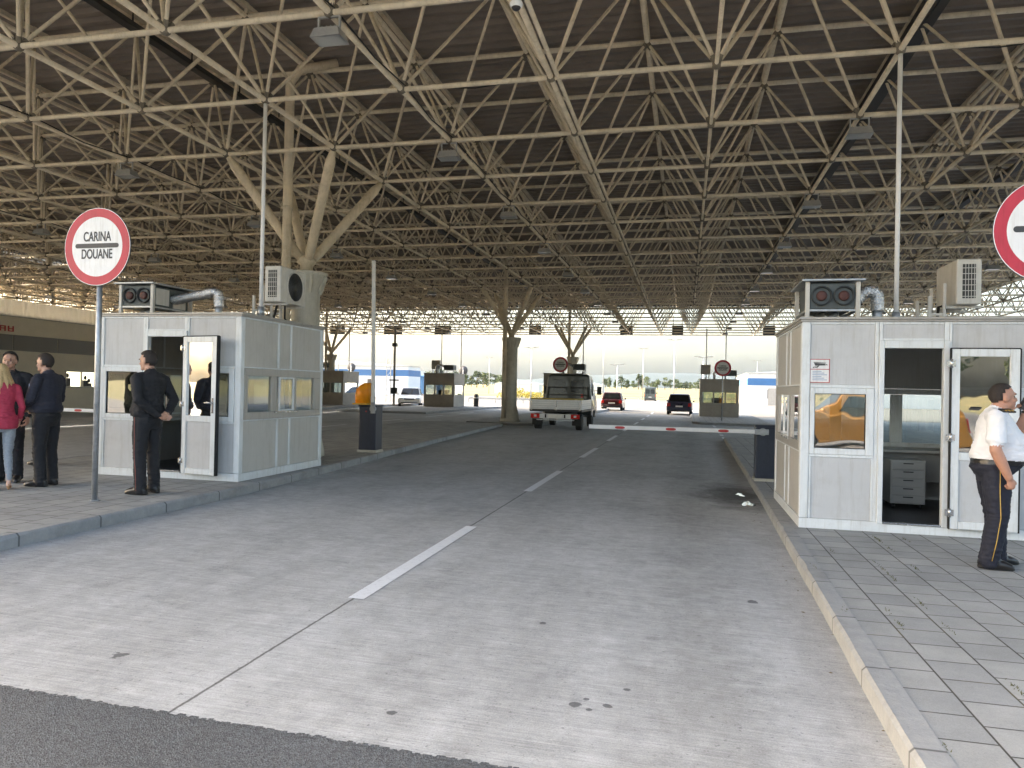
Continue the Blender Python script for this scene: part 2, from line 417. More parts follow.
def paint_mat():
    m, N, L, p = ground_base('worn_road_paint', .6)
    tc = N.new('ShaderNodeTexCoord'); o = tc.outputs['Object']
    c = ramp(N, L, noise(N, L, o, 1, 6, .8, (14, 60, 1)), .36, (.44, .45, .46), .45, (.74, .76, .79))
    L.new(c, p.inputs['Base Color'])
    return m
M['paint'] = paint_mat()

def field_mat():
    m, N, L, p = ground_base('dry_grass_field', .95)
    tc = N.new('ShaderNodeTexCoord'); o = tc.outputs['Object']
    a = ramp(N, L, noise(N, L, o, .03, 8, .7, (.5, 2.5, 1)), .38, (.12, .125, .04), .6, (.33, .26, .10))
    a = mult(N, L, a, ramp(N, L, noise(N, L, o, 1.5, 5, .7), .3, g3(.75), .7, g3(1.15)))
    L.new(a, p.inputs['Base Color'])
    return m
M['field'] = field_mat()
M['hill'] = mat('wooded_hill', (.022, .034, .034), .95, 0, .35, .006)

def leaf_mat(name, a, b):
    m = bpy.data.materials.new(name); m.use_nodes = True
    nt = m.node_tree; N = nt.nodes; L = nt.links; p = N['Principled BSDF']
    p.inputs['Roughness'].default_value = .6
    gi = N.new('ShaderNodeNewGeometry')
    c = ramp(N, L, gi.outputs['Random Per Island'], 0, a, 1, b)
    L.new(c, p.inputs['Base Color'])
    tr = N.new('ShaderNodeBsdfTranslucent'); L.new(c, tr.inputs['Color'])
    x = N.new('ShaderNodeMixShader'); x.inputs[0].default_value = .3
    L.new(p.outputs[0], x.inputs[1]); L.new(tr.outputs[0], x.inputs[2]); L.new(x.outputs[0], N['Material Output'].inputs['Surface'])
    return m
M['leaf'] = leaf_mat('green_leaves', (.035, .06, .018), (.10, .125, .035))
M['leafdark'] = leaf_mat('dark_green_leaves', (.02, .038, .014), (.06, .08, .028))
M['leafyellow'] = leaf_mat('yellow_green_leaves', (.16, .15, .03), (.42, .34, .05))

def translucent(name, col):
    m = bpy.data.materials.new(name); m.use_nodes = True
    nt = m.node_tree; N = nt.nodes; L = nt.links; p = N['Principled BSDF']
    p.inputs['Base Color'].default_value = (*col, 1); p.inputs['Roughness'].default_value = .5
    tr = N.new('ShaderNodeBsdfTranslucent'); tr.inputs['Color'].default_value = (*col, 1)
    no = N.new('ShaderNodeTexNoise'); no.inputs['Scale'].default_value = 4
    x = N.new('ShaderNodeMixShader'); x.inputs[0].default_value = .6
    L.new(p.outputs[0], x.inputs[1]); L.new(tr.outputs[0], x.inputs[2]); L.new(x.outputs[0], N['Material Output'].inputs['Surface'])
    return m
M['fascia'] = translucent('translucent_ribbed_sheet', (.90, .88, .80))

# ------------------------------------------------------------------ setting
SLX0, SLX1, RISE = -7.0, 1.1, .13
def gz(x):
    return RISE * min(1, max(0, (SLX1 - x) / (SLX1 - SLX0)))
PR, PL = .12, .24            # pavement heights of the two islands

def sheet(name, xs, ys, m, dz=0, zf=None, kind='structure'):
    mb = MB(); n = len(xs)
    for y in ys:
        for x in xs: mb.v.append((x, y, (zf(x, y) if zf else gz(x)) + dz))
    for j in range(len(ys) - 1):
        for i in range(n - 1):
            a = j * n + i
            mb.f.append((a, a + 1, a + n + 1, a + n)); mb.m.append(0); mb.sm.append(False)
    return mb.build(name, m, kind=kind)

JX = [-62, SLX0, SLX1, 42]
sheet('concrete_road', JX, [3.1, 54.6], M['concrete'])
sheet('bounce_forecourt', JX, [-60, -5], M['forecourt'])  # unseen ground behind the camera, made pale to bounce light forward
sheet('asphalt_apron', JX, [-5, 3.108], M['asphalt'], .004)
# crumbs of asphalt along the joint give the edge its ragged line
mb = MB()
x = -8.0
while x < 2.0:
    w = rnd.uniform(.02, .07); e = rnd.uniform(.0, .022)
    z = gz(x) + .0055
    mb.add([(x, 3.09, z), (x + w, 3.09, gz(x + w) + .0055), (x + w * .8, 3.108 + e, gz(x + w) + .0055), (x + w * .2, 3.108 + e * rnd.uniform(.5, 1), z)], [(0, 1, 2, 3)])
    x += w * rnd.uniform(.6, 1.1)
mb.build('asphalt_edge', M['asphalt'], kind='structure')
sheet('forecourt_road', [-62, -7, 1.1, 42], [54.6, 205], M['forecourt'])

def tz(x, y):
    r = math.hypot(x, y)
    z = -.06
    if r > 130 and y > 0: z += min((r - 130) * .0097, 6)
    return z
gx = sorted(set([-4200, -2600, -1500, -900, -600, -400, -260, -180, -120, -80, -62, -40, -20, 0, 20, 42, 60, 90, 130, 200, 300, 450, 700, 1100, 1800, 2800, 4200]))
gy = [-900, -400, -200, -60, 0, 60, 110, 140, 170, 205, 240, 290, 350, 430, 520, 700, 1000, 1500, 2200, 3200, 4600]
sheet('grass_field', gx, gy, M['field'], 0, tz)

def island(name_k, name_p, outline_r, outline_l, y0, y1, z, base, kmat=None):
    """outline_r / outline_l: lists of (x, y) from front to back for the two long sides"""
    kw = .15
    mb = MB()
    ring = outline_r + outline_l[::-1]
    if sum(ring[k - 1][0] * ring[k][1] - ring[k][0] * ring[k - 1][1] for k in range(len(ring))) < 0: ring = ring[::-1]
    fine = []
    for k in range(len(ring)):
        a = Vector(ring[k]); b = Vector(ring[(k + 1) % len(ring)]); m_ = max(1, int((b - a).length / .16)) if (a - b).length < 45 and min(a.y, b.y) < 22 else max(1, int((b - a).length / 1.0))
        for q in range(m_): fine.append(tuple(a.lerp(b, q / m_)))
    ring = fine
    cx = sum(p[0] for p in ring) / len(ring); cy = sum(p[1] for p in ring) / len(ring)
    n = len(ring)
    inner = []
    for k in range(n):
        a = Vector(ring[k - 1]); b = Vector(ring[k]); c = Vector(ring[(k + 1) % n])
        d1 = (b - a).normalized(); d2 = (c - b).normalized()
        n1 = Vector((-d1.y, d1.x)); n2 = Vector((-d2.y, d2.x))
        nn = (n1 + n2).normalized(); s = kw / max(.3, nn.dot(n1))
        inner.append(b + nn * s)
    vs = []
    bev = .018
    for k in range(n):
        b = Vector(ring[k]); i = inner[k]; t = (i - b) / kw
        st = random.Random(int(b.y)).uniform(-.006, .006)            # each stone sits a touch differently
        ch = rnd.uniform(0, .004) + (rnd.uniform(.008, .025) if rnd.random() < .07 else 0)     # worn, chipped arris
        b = b + t * st
        vs += [(b.x, b.y, base - .05), (b.x, b.y, z - bev - ch), (b.x + t.x * (bev + ch), b.y + t.y * (bev + ch), z), (i.x, i.y, z), (i.x, i.y, z - .04)]
    fs = []
    for k in range(n):
        j = (k + 1) % n
        for q in range(4):
            fs.append((k * 5 + q, j * 5 + q, j * 5 + q + 1, k * 5 + q + 1))
    mb.add(vs, fs)
    mb.build(name_k, kmat or M['kerb'], kind='structure')
    mp = MB()
    mp.add([(p.x, p.y, z - .004) for p in inner], [tuple(range(n))])
    mp.build(name_p, M['paving'], kind='structure')

# right island: its road kerb drifts from x = 1.0 to 1.35; it runs out of frame on the right
island('kerb_right', 'pavement_right',
       [(.97, -2), (1.0, 3.6), (1.09, 8), (1.17, 12.3), (1.26, 20), (1.35, 27.2)][::-1],
       [(6.4, -2), (6.4, 27.2)][::-1], -2, 27.2, PR, -.02)
# left island
island('kerb_left', 'pavement_left',
       [(-11.2, -1), (-11.2, 28.9), (-10.6, 29.6)],
       [(-6.0, -1), (-6.03, 5.4), (-6.05, 7), (-6.02, 9), (-6.2, 12), (-6.75, 19), (-7.2, 26), (-7.35, 29.4), (-7.6, 29.8)], -1, 29.8, PL, .05)
# column islands / booth islands further on
island('kerb_middle', 'pavement_middle', [(-9.3, 30.6), (-9.3, 60)], [(-6.3, 30.6), (-6.05, 32), (-6.05, 60)], 0, 0, .25, .05)
island('kerb_far_right', 'pavement_far_right', [(.35, 41), (.35, 60), (.8, 61)], [(.8, 40.2), (4.4, 39.5), (4.8, 61)], 0, 0, .13, -.02)
island('kerb_far_left', 'pavement_far_left', [(-20.2, 40), (-20.2, 62)], [(-14.6, 40), (-14.6, 62)], 0, 0, .26, .1)
island('kerb_outer_left', 'pavement_outer_left', [(-27.6, 36), (-27.6, 62)], [(-22.6, 36), (-22.6, 62)], 0, 0, .26, .1)

# painted lane markings
mb = MB()
def dash(x, y0, y1, w=.12):
    z = gz(x) + .004
    mb.add([(x - w / 2, y0, gz(x - w / 2) + .004), (x + w / 2, y0, gz(x + w / 2) + .004), (x + w / 2, y1, gz(x + w / 2) + .004), (x - w / 2, y1, gz(x - w / 2) + .004)], [(0, 1, 2, 3)])
for k in range(9):
    y = 5.17 + 6.24 * k
    dash(-2.42 - .008 * k, y, y + 3.1, .13)
for k in range(7): dash(1.42, 28.2 + k * 1.9, 29.2 + k * 1.9, .14)
for k in range(8): dash(-6.55 + .08 * k, 23.5 + 3.2 * k, 25.2 + 3.2 * k, .14) if k > 2 else None
for k in range(6): dash(-13.2, 18 + 6 * k, 21 + 6 * k, .13)
for k in range(6): dash(-10.0 - .0 * k, 30.5 + 4 * k, 31.6 + 4 * k, .13)
for k in range(8): dash(-2.5, 66 + 9 * k, 70 + 9 * k, .16)
dash(-4.9, 64.5, 140, .14); dash(.6, 66, 150, .14)
dash(-11.45, 6, 19, .12)
mb.build('lane_markings', M['paint'], kind='structure')

# puddle in the gutter
mb = MB()
def blob(cx, cy, rx, ry, z, n=22, seed=1, amp=.35):
    r_ = random.Random(seed); ph = [r_.uniform(0, 6.28) for _ in range(4)]
    pts = []
    for i in range(n):
        a = 2 * PI * i / n
        k = 1 + amp * (math.sin(2 * a + ph[0]) * .5 + math.sin(3 * a + ph[1]) * .4 + math.sin(5 * a + ph[2]) * .3)
        pts.append((cx + rx * k * math.cos(a), cy + ry * k * math.sin(a), z))
    mb.add(pts, [tuple(range(n))])
blob(.95, 11.7, .065, .30, gz(.9) + .006, seed=3, amp=.7)
blob(.90, 12.7, .06, .15, gz(.9) + .006, seed=5, amp=.7)
M['water'] = mat('puddle_water', (.02, .02, .02), .03, 0, 0, spec=1)
mb.build('puddle_water', M['water'], kind='structure')

# weeds and sand caught in the paving joints beside the kerb
M['weed'] = mat('joint_weeds', (.12, .115, .045), .9, 0, .4, 40)
mb = MB()
for _ in range(17):
    x = rnd.choice((1.16, 1.46, 1.46, 1.765, 1.765, 2.07, 2.37)); y = rnd.uniform(3.6, 9.0)
    for _ in range(rnd.randint(5, 22)):
        px, py = x + rnd.gauss(0, .008), y + rnd.gauss(0, .07)
        a = rnd.uniform(0, 6.28); l = rnd.uniform(.006, .022); w_ = .003
        mb.add([(px - w_, py, PR - .003), (px + w_, py, PR - .003), (px + math.cos(a) * l * .7, py + math.sin(a) * l * .7, PR + l * .7)], [(0, 1, 2)])
mb.build('weeds', M['weed'], kind='stuff')
M['drydirt'] = mat('dry_leaf', (.16, .12, .06), .9, 0, .4, 40)
mb = MB()
for _ in range(60):
    x = rnd.choice((.94, .9, .97, -5.95, -5.9)) + rnd.gauss(0, .03); y = rnd.uniform(3.5, 14); a = rnd.uniform(0, 6.28); l = rnd.uniform(.008, .022); z = gz(x) + .006
    c_, s_ = math.cos(a) * l, math.sin(a) * l
    mb.add([(x - c_, y - s_, z), (x + s_ * .4, y - c_ * .4, z + .004), (x + c_, y + s_, z + .002), (x - s_ * .4, y + c_ * .4, z)], [(0, 1, 2, 3)])
mb.build('gutter_litter', M['drydirt'], kind='stuff')

# distant hills
def hills(name, y, span, hgt, seed, depth, base=3):
    r_ = random.Random(seed)
    ph = [(r_.uniform(.4, 3.5), r_.uniform(0, 6.28), r_.uniform(.15, 1)) for _ in range(9)]
    mb = MB(); n = 90; rows = 7
    for j in range(rows):
        t = j / (rows - 1)
        for i in range(n):
            u = i / (n - 1)
            x = -span * .8 + 1.6 * span * u
            h = .62 + .38 * sum(a * math.sin(f * 6.28 * u + p) for f, p, a in ph) / 2.6 + .025 * math.sin(u * 140)
            prof = math.sin(min(1, t * 1.25) * PI / 2) if t < .8 else 1 - (t - .8) * 2.2
            mb.v.append((x, y + depth * t, base - 30 + (h * hgt + 30) * max(0, prof) + (r_.uniform(-.02, .02) * hgt if 0 < j else 0)))
    for j in range(rows - 1):
        for i in range(n - 1):
            a = j * n + i; mb.f.append((a, a + 1, a + n + 1, a + n)); mb.m.append(0); mb.sm.append(True)
    mb.build(name, M['hill'], kind='structure')
hills('hills', 3300, 3600, 158, 5, 900)

# ------------------------------------------------------------------ canopy space frame
MOD, X0, Y0, ZB, ZT = 2.258, -1.942, 7.898, 1.68 + 4.42, 1.68 + 6.40
I0, I1, J0, J1 = -22, 9, -3, 22  # foremost rows, out of view, are added to shade the foreground
def bn(i, j): return Vector((X0 + MOD * i, Y0 + MOD * j, ZB))
def tn(i, j): return Vector((X0 + MOD * (i + .5), Y0 + MOD * (j + .5), ZT))
canopy = empty('canopy', (bn(0, 0).x, bn(0, 0).y, ZB), 0, 'cream tubular space frame canopy roof over all the border lanes', 'canopy')
OFF = -Vector(canopy.location)
def cpart(mb, name, m, **kw):
    mb.v = [tuple(Vector(p) + OFF) for p in mb.v]
    return mb.build(name, m, canopy, **kw)
def node(mb, c, r=.072):
    mb.ell(c, r, r, r * .9, 10, 6, 1)
    for a, b in ((1, 1), (1, -1), (-1, 1), (-1, -1)):      # bolted cones towards the web tubes
        s_ = 1 if c[2] < ZT - .5 else -1
        d = Vector((a * MOD / 2, b * MOD / 2, s_ * (ZT - ZB))).normalized()
        mb.tube([Vector(c) + d * .05, Vector(c) + d * .14], [.045, .030], 6, 1, smooth=False)
for j in range(J0, J1 + 1):                       # bottom chords across the lanes
    mb = MB(); r = .039
    mb.tube([bn(I0, j), bn(I1, j)], r, 8)
    if j < 14:
        for i in range(I0, I1 + 1): node(mb, bn(i, j))
    cpart(mb, 'bottom_chord', [M['truss'], M['node']])
for i in range(I0, I1 + 1):                       # bottom chords along the lanes
    mb = MB()
    mb.tube([bn(i, J0), bn(i, J1)], .042 if i < 1 else (.028 if i == 1 else .038), 8)
    if i % 8 == 0:                                # doubled chord on the expansion lines
        mb.tube([bn(i, J0) + Vector((.092, 0, .02)), bn(i, J1) + Vector((.092, 0, .02))], .034, 8)
    cpart(mb, 'bottom_chord', M['truss'])
for j in range(J0, J1):
    mb = MB(); mb.tube([tn(I0, j), tn(I1 - 1, j)], .05, 8)
    if j < 10:
        for i in range(I0, I1): node(mb, tn(i, j), .07)
    cpart(mb, 'top_chord', [M['truss'], M['node']])
for i in range(I0, I1):
    mb = MB(); mb.tube([tn(i, J0), tn(i, J1 - 1)], .045, 8)
    cpart(mb, 'top_chord', M['truss'])
for j in range(J0, J1):                           # web: the four slanting tubes below each top node, one row at a time
    mb = MB(); n = 7 if j < 8 else 5
    for i in range(I0, I1):
        t = tn(i, j)
        for a, b in ((0, 0), (1, 0), (0, 1), (1, 1)):
            q = bn(i + a, j + b)
            d = (t - q).normalized()
            mb.tube([q + d * .10, t - d * .10], .027 if (i * 3 + j + a) % 4 else .033, n, caps=False)
    cpart(mb, 'web_row', M['truss'])
# corrugated deck on short stools
mb = MB()
ys = []; y = bn(0, -3).y + .6; yend = tn(0, J1 - 1).y + .4  # deck edge brought forward out of view to shade the foreground
P = .30; zdk = ZT + .24
xa, xb = tn(I0, 0).x - .6, tn(I1 - 1, 0).x + .6
prof = []
while y < yend:
    prof += [(y, zdk), (y + .10, zdk), (y + .135, zdk + .085), (y + .265, zdk + .085)]; y += P
for da, db in ((xa, -34.7), (-34.1, xb)):          # deck split by an added slot that lets sun onto the office fascia
    mb = MB()
    for k, (yy, zz) in enumerate(prof):
        mb.v += [(da, yy, zz), (db, yy, zz)]
    for k in range(len(prof) - 1):
        mb.f.append((2 * k, 2 * k + 1, 2 * k + 3, 2 * k + 2)); mb.m.append(0); mb.sm.append(False)
    mb.box(da, db, prof[0][0], prof[-1][0], zdk + .12, zdk + .16)
    cpart(mb, 'roof_deck', M['deck'])
mb = MB()
for j in range(J0, J1):
    for i in range(I0, I1):
        t = tn(i, j)
        mb.box(t.x - .03, t.x + .03, t.y - .03, t.y + .03, t.z, zdk + .01)
cpart(mb, 'deck_stools', M['truss'], kind='stuff')
for i in range(I0, I1):
    mb = MB(); t0, t1 = tn(i, J0), tn(i, J1 - 1)
    mb.box(t0.x - .04, t0.x + .04, t0.y - .4, t1.y + .3, zdk - .1, zdk - .012)
    cpart(mb, 'purlin', M['truss'])
# eave fascia
mb = MB(); mb.box(xa, xb, yend + .02, yend + .10, zdk - .12, zdk + .3)
cpart(mb, 'fascia', M['trussdark'])
mb = MB(); mb.box(xa, xb, prof[0][0] - .10, prof[0][0] - .02, zdk - .12, zdk + .3)
cpart(mb, 'fascia', M['trussdark'])
# perforated cable trays along the roof
for xt, w in ((3.75, .34), (-9.7, .16), (8.6, .2)):
    mb = MB(); z = ZT - .14
    y0, y1 = J0 * MOD + Y0, Y0 + 21 * MOD
    mb.box(xt - w / 2, xt + w / 2, y0, y1, z, z + .01); mb.box(xt - w / 2 - .008, xt - w / 2, y0, y1, z, z + .1); mb.box(xt + w / 2, xt + w / 2 + .008, y0, y1, z, z + .1)
    y = y0 + .3
    while y < y1:
        mb.box(xt - .012, xt + .012, y, y + .02, z + .1, zdk); y += 1.6
    cpart(mb, 'cable_tray', M['trussdark'])

# columns: concrete pier with flared head, four slanting struts and a rain pipe
def column(i, j, base, label):
    c = Vector((X0 + MOD * i, Y0 + MOD * j, base))
    root = empty('canopy_column', c, 0, label, 'column', 'columns carrying the canopy')
    H = 3.72 + PL - base
    mb = MB()
    sk = [(.44, 0), (.43, .12), (.31, .62), (.285, .7), (.28, H - .34), (.30, H - .32), (.42, H - .05), (.43, H), (.2, H + .002)]
    mb.lathe(sk, 24)
    for k in range(8):                             # stiffening ribs of the flared head
        a = 2 * PI * k / 8
        mb.bar((.29 * math.cos(a), .29 * math.sin(a), H - .42), (.41 * math.cos(a), .41 * math.sin(a), H - .06), .05, .05)
    mb.build('pier', M['concpier'], root)
    mb = MB(); mb.lathe([(.13, H), (.13, H + .16), (.19, H + .2), (.19, H + .28), (.1, H + .36)], 16)
    mb.build('bearing', M['truss'], root)
    for di in (-.5, .5):
        for dj in (-.5, .5):
            q = bn(i + di, j + dj) - c
            p = Vector((di * .14, dj * .14, H + .24))
            d = (q - p).normalized()
            mb = MB(); mb.tube([p, p + d * .2, q - d * .28, q - d * .06], [.06, .098, .098, .05], 12)
            mb.build('strut', M['truss'], root)
    mb = MB()
    px, py = -.19, -.46
    top = ZT + .1 - base
    mb.tube([(px, py, .15), (px, py, top - .5), (px + .15, py + .1, top - .2), (px + .75, py + .5, top + .05)], .092, 14)
    mb.tube([(px, py, H - .62), (px, py, H - .56)], .105, 14); mb.tube([(px, py, H + 1.2), (px, py, H + 1.26)], .105, 14)
    mb.bar((px, py, H - .6), (-.1, -.1, H - .6), .05, .04)
    mb.build('rain_pipe', M['truss'], root)
    return root
column(-2.5, 2.5, PL, 'thick canopy column with cream struts behind the booth under the round sign')
column(-2.5, 10.5, .25, 'canopy column standing free in the middle left of the rear of the truck')
column(-2.5, 18.5, .25, 'farther canopy column rising behind the cab of the truck')
column(-10.5, 18.5, .26, 'faraway canopy column between the white car and the booth at the left')

for i in (-10, -7, -4, -1, 2, 5):                 # lighting cables clipped along the chords
    mb = MB(); pts = []
    for j in range(J0, 15):
        q = bn(i, j); pts.append(q + Vector((.06, 0, .05)))
        pts.append(q + Vector((.07 + rnd.uniform(-.02, .02), MOD * .5, .05 - rnd.uniform(.02, .10))))
    mb.tube(pts, .011, 5)
    cpart(mb, 'lighting_cable', M['rubber'])
for j in (1, 4, 7):
    mb = MB(); pts = []
    for i in range(-14, I1):
        q = bn(i, j); pts.append(q + Vector((0, .05, .045))); pts.append(q + Vector((MOD * .5, .06, .045 - rnd.uniform(.02, .09))))
    mb.tube(pts, .010, 5)
    cpart(mb, 'lighting_cable', M['rubber'])

# ------------------------------------------------------------------ floodlights hanging below the frame
def floodlight(i, j, label, tilt=0):
    p = bn(i, j)
    root = empty('floodlight', p + Vector((0, 0, -.06)), 0, label, 'floodlight', 'floodlights hanging under the canopy')
    mb = MB()
    for sx in (-.17, .17): mb.box(sx - .012, sx + .012, -.02, .02, -.22, .02)
    mb.box(-.18, .18, -.022, .022, .0, .02)
    mb.build('bracket', M['lamp'], root)
    mb = MB()
    vs = [(-.24, -.15, -.33), (.24, -.15, -.33), (.24, .19, -.335), (-.24, .19, -.335), (-.19, -.11, -.18), (.19, -.11, -.18), (.19, .13, -.18), (-.19, .13, -.18)]
    mb.add(vs, [(0, 3, 2, 1), (4, 5, 6, 7), (0, 1, 5, 4), (1, 2, 6, 5), (2, 3, 7, 6), (3, 0, 4, 7)])
    for k in range(5): mb.box(-.15 + k * .07, -.14 + k * .07, -.09, .11, -.18, -.15)
    mb.build('housing', M['lamp'], root, bevel=.012)
    mb = MB()
    mb.add([(-.21, -.12, -.339), (.21, -.12, -.339), (.21, .165, -.342), (-.21, .165, -.342)], [(0, 3, 2, 1)])
    mb.build('lens', M['lampglass'], root)
    root.scale = (.8, .8, .8)
    return root
seen = {(-1, 0): 'large grey floodlight hanging from the front truss near the top edge', (-1, 2): 'grey floodlight hanging above the upright barrier arm',
        (2, 2): 'grey floodlight beside the tall pole over the booth with the open white door', (-4, 2): 'floodlight hanging above the round customs sign on its pole',
        (2, 4): 'small floodlight above the fan unit of the booth by the paved walk'}
proto = None
far_no = {}
for j in range(0, 22, 2):
    for i in (-13, -10, -7, -4, -1, 2, 5, 8):
        if j == 0 and i != -1: continue
        x, y, _ = bn(i, j)
        px = 512 + 732 * ((x * math.cos(.2337) + y * math.sin(.2337)) / (y * math.cos(.2337) - x * math.sin(.2337)))
        if not (-20 < px < 1044): continue
        lab = seen.get((i, j))
        if lab is None:
            far_no[i] = far_no.get(i, 0) + 1
            lane = {-13: 'outermost left', -10: 'outer left', -7: 'left', -4: 'line left of the far column', -1: 'line over the truck lane', 2: 'line over the far booth', 5: 'line right of the far booth', 8: 'rightmost'}[i]
            lab = 'small far floodlight, %s from the front in the %s row' % (ORD[far_no[i] - 1], lane) if 'line' not in lane else 'small far floodlight, %s from the front in the %s' % (ORD[far_no[i] - 1], lane)
        if proto is None: proto = floodlight(i, j, lab)
        else:
            o = copy_tree(proto); o.location = bn(i, j) + Vector((0, 0, -.06)); o['label'] = lab
# security camera on the front truss
root = empty('security_camera', bn(0, 0) + Vector((.02, 0, -.05)), R(20), 'white security camera under the front truss at the top edge', 'camera')
mb = MB(); mb.tube([(0, 0, .05), (0, 0, -.06)], .03, 10); mb.ell((0, 0, -.08), .075, .075, .05, 16, 8); mb.build('housing', M['white'], root)
mb = MB(); mb.ell((0, 0, -.10), .055, .055, .055, 16, 8); mb.build('dome', M['dark'], root)

# ------------------------------------------------------------------ control booths
BW, BD, BH = 2.48, 2.50, 2.48
def booth(loc, label, door_angle, inside, mirror_panes=True):
    b = empty('control_booth', loc, 0, label, 'booth', 'booths at the canopy')
    W = M['white']; P = M['panel']; PW = M['panelwarm']; GF = M['greyframe']
    def bx(name, m, *boxes, bevel=.004, parent=b, **kw):
        mb = MB()
        for q in boxes: mb.box(*q)
        return mb.build(name, m, parent, bevel=bevel, **kw)
    for x, y in ((0, 0), (BW - .1, 0), (0, BD - .1), (BW - .1, BD - .1)):
        bx('corner_post', W, (x, x + .1, y, y + .1, .118, 2.425), bevel=.012)
    # base and head rails
    bx('base_rail', W, (0, BW, .0, .07, .0, .116), (0, BW, BD - .07, BD, 0, .116), (0, .07, .072, BD - .072, 0, .116), (BW - .07, BW, .072, BD - .072, 0, .116))
    bx('roof', GF, (-.012, BW + .012, -.012, BD + .012, 2.427, 2.452), (-.03, BW + .03, -.03, BD + .03, 2.454, 2.482))
    bx('floor', M['floorin'], (.072, BW - .072, .072, BD - .072, .06, .098), bevel=0)
    bx('ceiling', M['panelin'], (.102, BW - .102, .07, BD - .07, 2.38, 2.424), bevel=0)
    # ---- front wall
    T = .05
    bx('front_frame', W, (.80, .838, .004, T, .118, 2.425), (.842, .88, .003, T, 2.212, 2.425), (1.52, 1.572, .004, T, 2.212, 2.425), (.882, 1.518, .004, T, 2.212, 2.238), (1.575, 1.60, .004, T, .118, 2.425),
       (.102, .798, .006, T, 1.655, 1.69), (.102, .798, .006, T, .84, .872), (.10, .798, .005, T, 2.40, 2.424), (.882, 1.518, .005, T, 2.40, 2.424), (1.602, 2.378, .005, T, 2.40, 2.424),
       (1.602, 2.378, .006, T, 1.655, 1.69), (1.602, 2.378, .006, T, .84, .872), (.102, .125, .006, T, .118, .838), (.775, .798, .006, T, .118, .838))
    for q in ((.104, .796, .018, .045, 1.692, 2.398), (.127, .773, .018, .045, .12, .838), (.884, 1.516, .018, .045, 2.24, 2.398), (1.604, 2.376, .018, .045, 1.692, 2.398), (1.604, 2.376, .018, .045, .12, .838)):
        bx('wall_panel', P, q, bevel=0)
    # windows in the front wall
    for x0, x1 in ((.104, .796), (1.604, 2.376)):
        f = bx('window', W, (x0, x0 + .05, -.006, T, .874, 1.653), (x1 - .085, x1, -.006, T, .874, 1.653), (x0 + .052, x1 - .087, -.006, T, .874, .945), (x0 + .052, x1 - .087, -.006, T, 1.585, 1.653), bevel=.006)
        bx('gasket', M['rubber'], (x0 + .051, x0 + .058, .008, .03, .946, 1.584), (x1 - .094, x1 - .086, .008, .03, .946, 1.584), (x0 + .059, x1 - .095, .008, .03, .946, .953), (x0 + .059, x1 - .095, .008, .03, 1.577, 1.584), bevel=0, parent=f)
        mb = MB(); mb.add([(x0 + .058, .02, .953), (x1 - .094, .02, .953), (x1 - .094, .02, 1.577), (x0 + .058, .02, 1.577)], [(0, 1, 2, 3)])
        mb.build('pane', M['mirrorglass'], f)
    # door frame
    fr = bx('door_frame', W, (.84, .897, -.02, .06, .1, 2.21), (1.513, 1.571, -.02, .06, .1, 2.21), (.899, 1.511, -.02, .06, 2.122, 2.21), bevel=.006)
    bx('sill', M['steel'], (.899, 1.511, -.018, .06, .099, .118), parent=fr)
    # door leaf, folded back on its hinges
    lf = empty('door', (1.575, -.028, 0), -door_angle); lf.parent = b
    LW = .67
    mb = MB()
    for q in ((0, .085, .1, 2.115), (LW - .095, LW, .1, 2.115)): mb.box(q[0], q[1], -.055, 0, q[2], q[3])
    for z0, z1 in ((.1, .185), (.868, .955), (2.03, 2.115)): mb.box(.087, LW - .097, -.055, 0, z0, z1)
    mb.build('leaf_frame', W, lf, bevel=.007)
    mb = MB(); mb.box(-.008, 0, -.06, -.004, .095, 2.12); mb.box(LW, LW + .012, -.058, .004, .095, 2.12); mb.box(-.004, LW + .006, -.05, -.006, 2.116, 2.128)
    mb.build('seal', M['rubber'], lf)
    mb = MB(); mb.add([(.087, -.03, .955), (LW - .097, -.03, .955), (LW - .097, -.03, 2.03), (.087, -.03, 2.03)], [(0, 1, 2, 3)])
    mb.build('pane', M['mirrorglass'], lf)
    mb = MB(); mb.box(.087, LW - .097, -.036, -.02, .187, .866)
    mb.build('leaf_panel', P, lf)
    mb = MB(); mb.box(LW - .07, LW - .035, -.063, -.056, 1.0, 1.22); mb.tube([(LW - .052, -.06, 1.15), (LW - .052, -.10, 1.15), (LW - .17, -.105, 1.15)], .011, 8)
    mb.build('handle', M['steel'], lf)
    for z in (.28, 1.12, 1.95):
        mb = MB(); mb.tube([(-.003, -.062, z - .05), (-.003, -.062, z + .05)], .014, 8); mb.box(-.05, .04, -.058, -.054, z - .035, z + .035)
        mb.build('hinge', M['steel'], lf)
    # ---- side walls: three panels above and below a strip of windows
    for xs, sgn in ((0, 1), (BW, -1)):
        def X(a, c): return (min(xs + sgn * a, xs + sgn * c), max(xs + sgn * a, xs + sgn * c))
        fb = []
        for y0, y1 in ((1.01, 1.055), (1.385, 1.43)):
            fb += [(*X(.004, T), y0, y1, .118, .88), (*X(.004, T), y0, y1, 1.695, 2.424)]
        fb += [(*X(.004, T), .102, BD - .102, .882, .9), (*X(.004, T), .102, BD - .102, 1.672, 1.693), (*X(.005, T), .102, 1.008, 2.40, 2.424), (*X(.005, T), 1.057, 1.383, 2.40, 2.424), (*X(.005, T), 1.432, BD - .102, 2.40, 2.424)]
        bx('side_frame', W, *fb, bevel=.003)
        for y0, y1 in ((.104, 1.008), (1.057, 1.383), (1.432, BD - .104)):
            bx('wall_panel', PW, (*X(.018, .045), y0, y1, 1.695, 2.398), bevel=0)
            bx('wall_panel', PW, (*X(.018, .045), y0, y1, .12, .88), bevel=0)
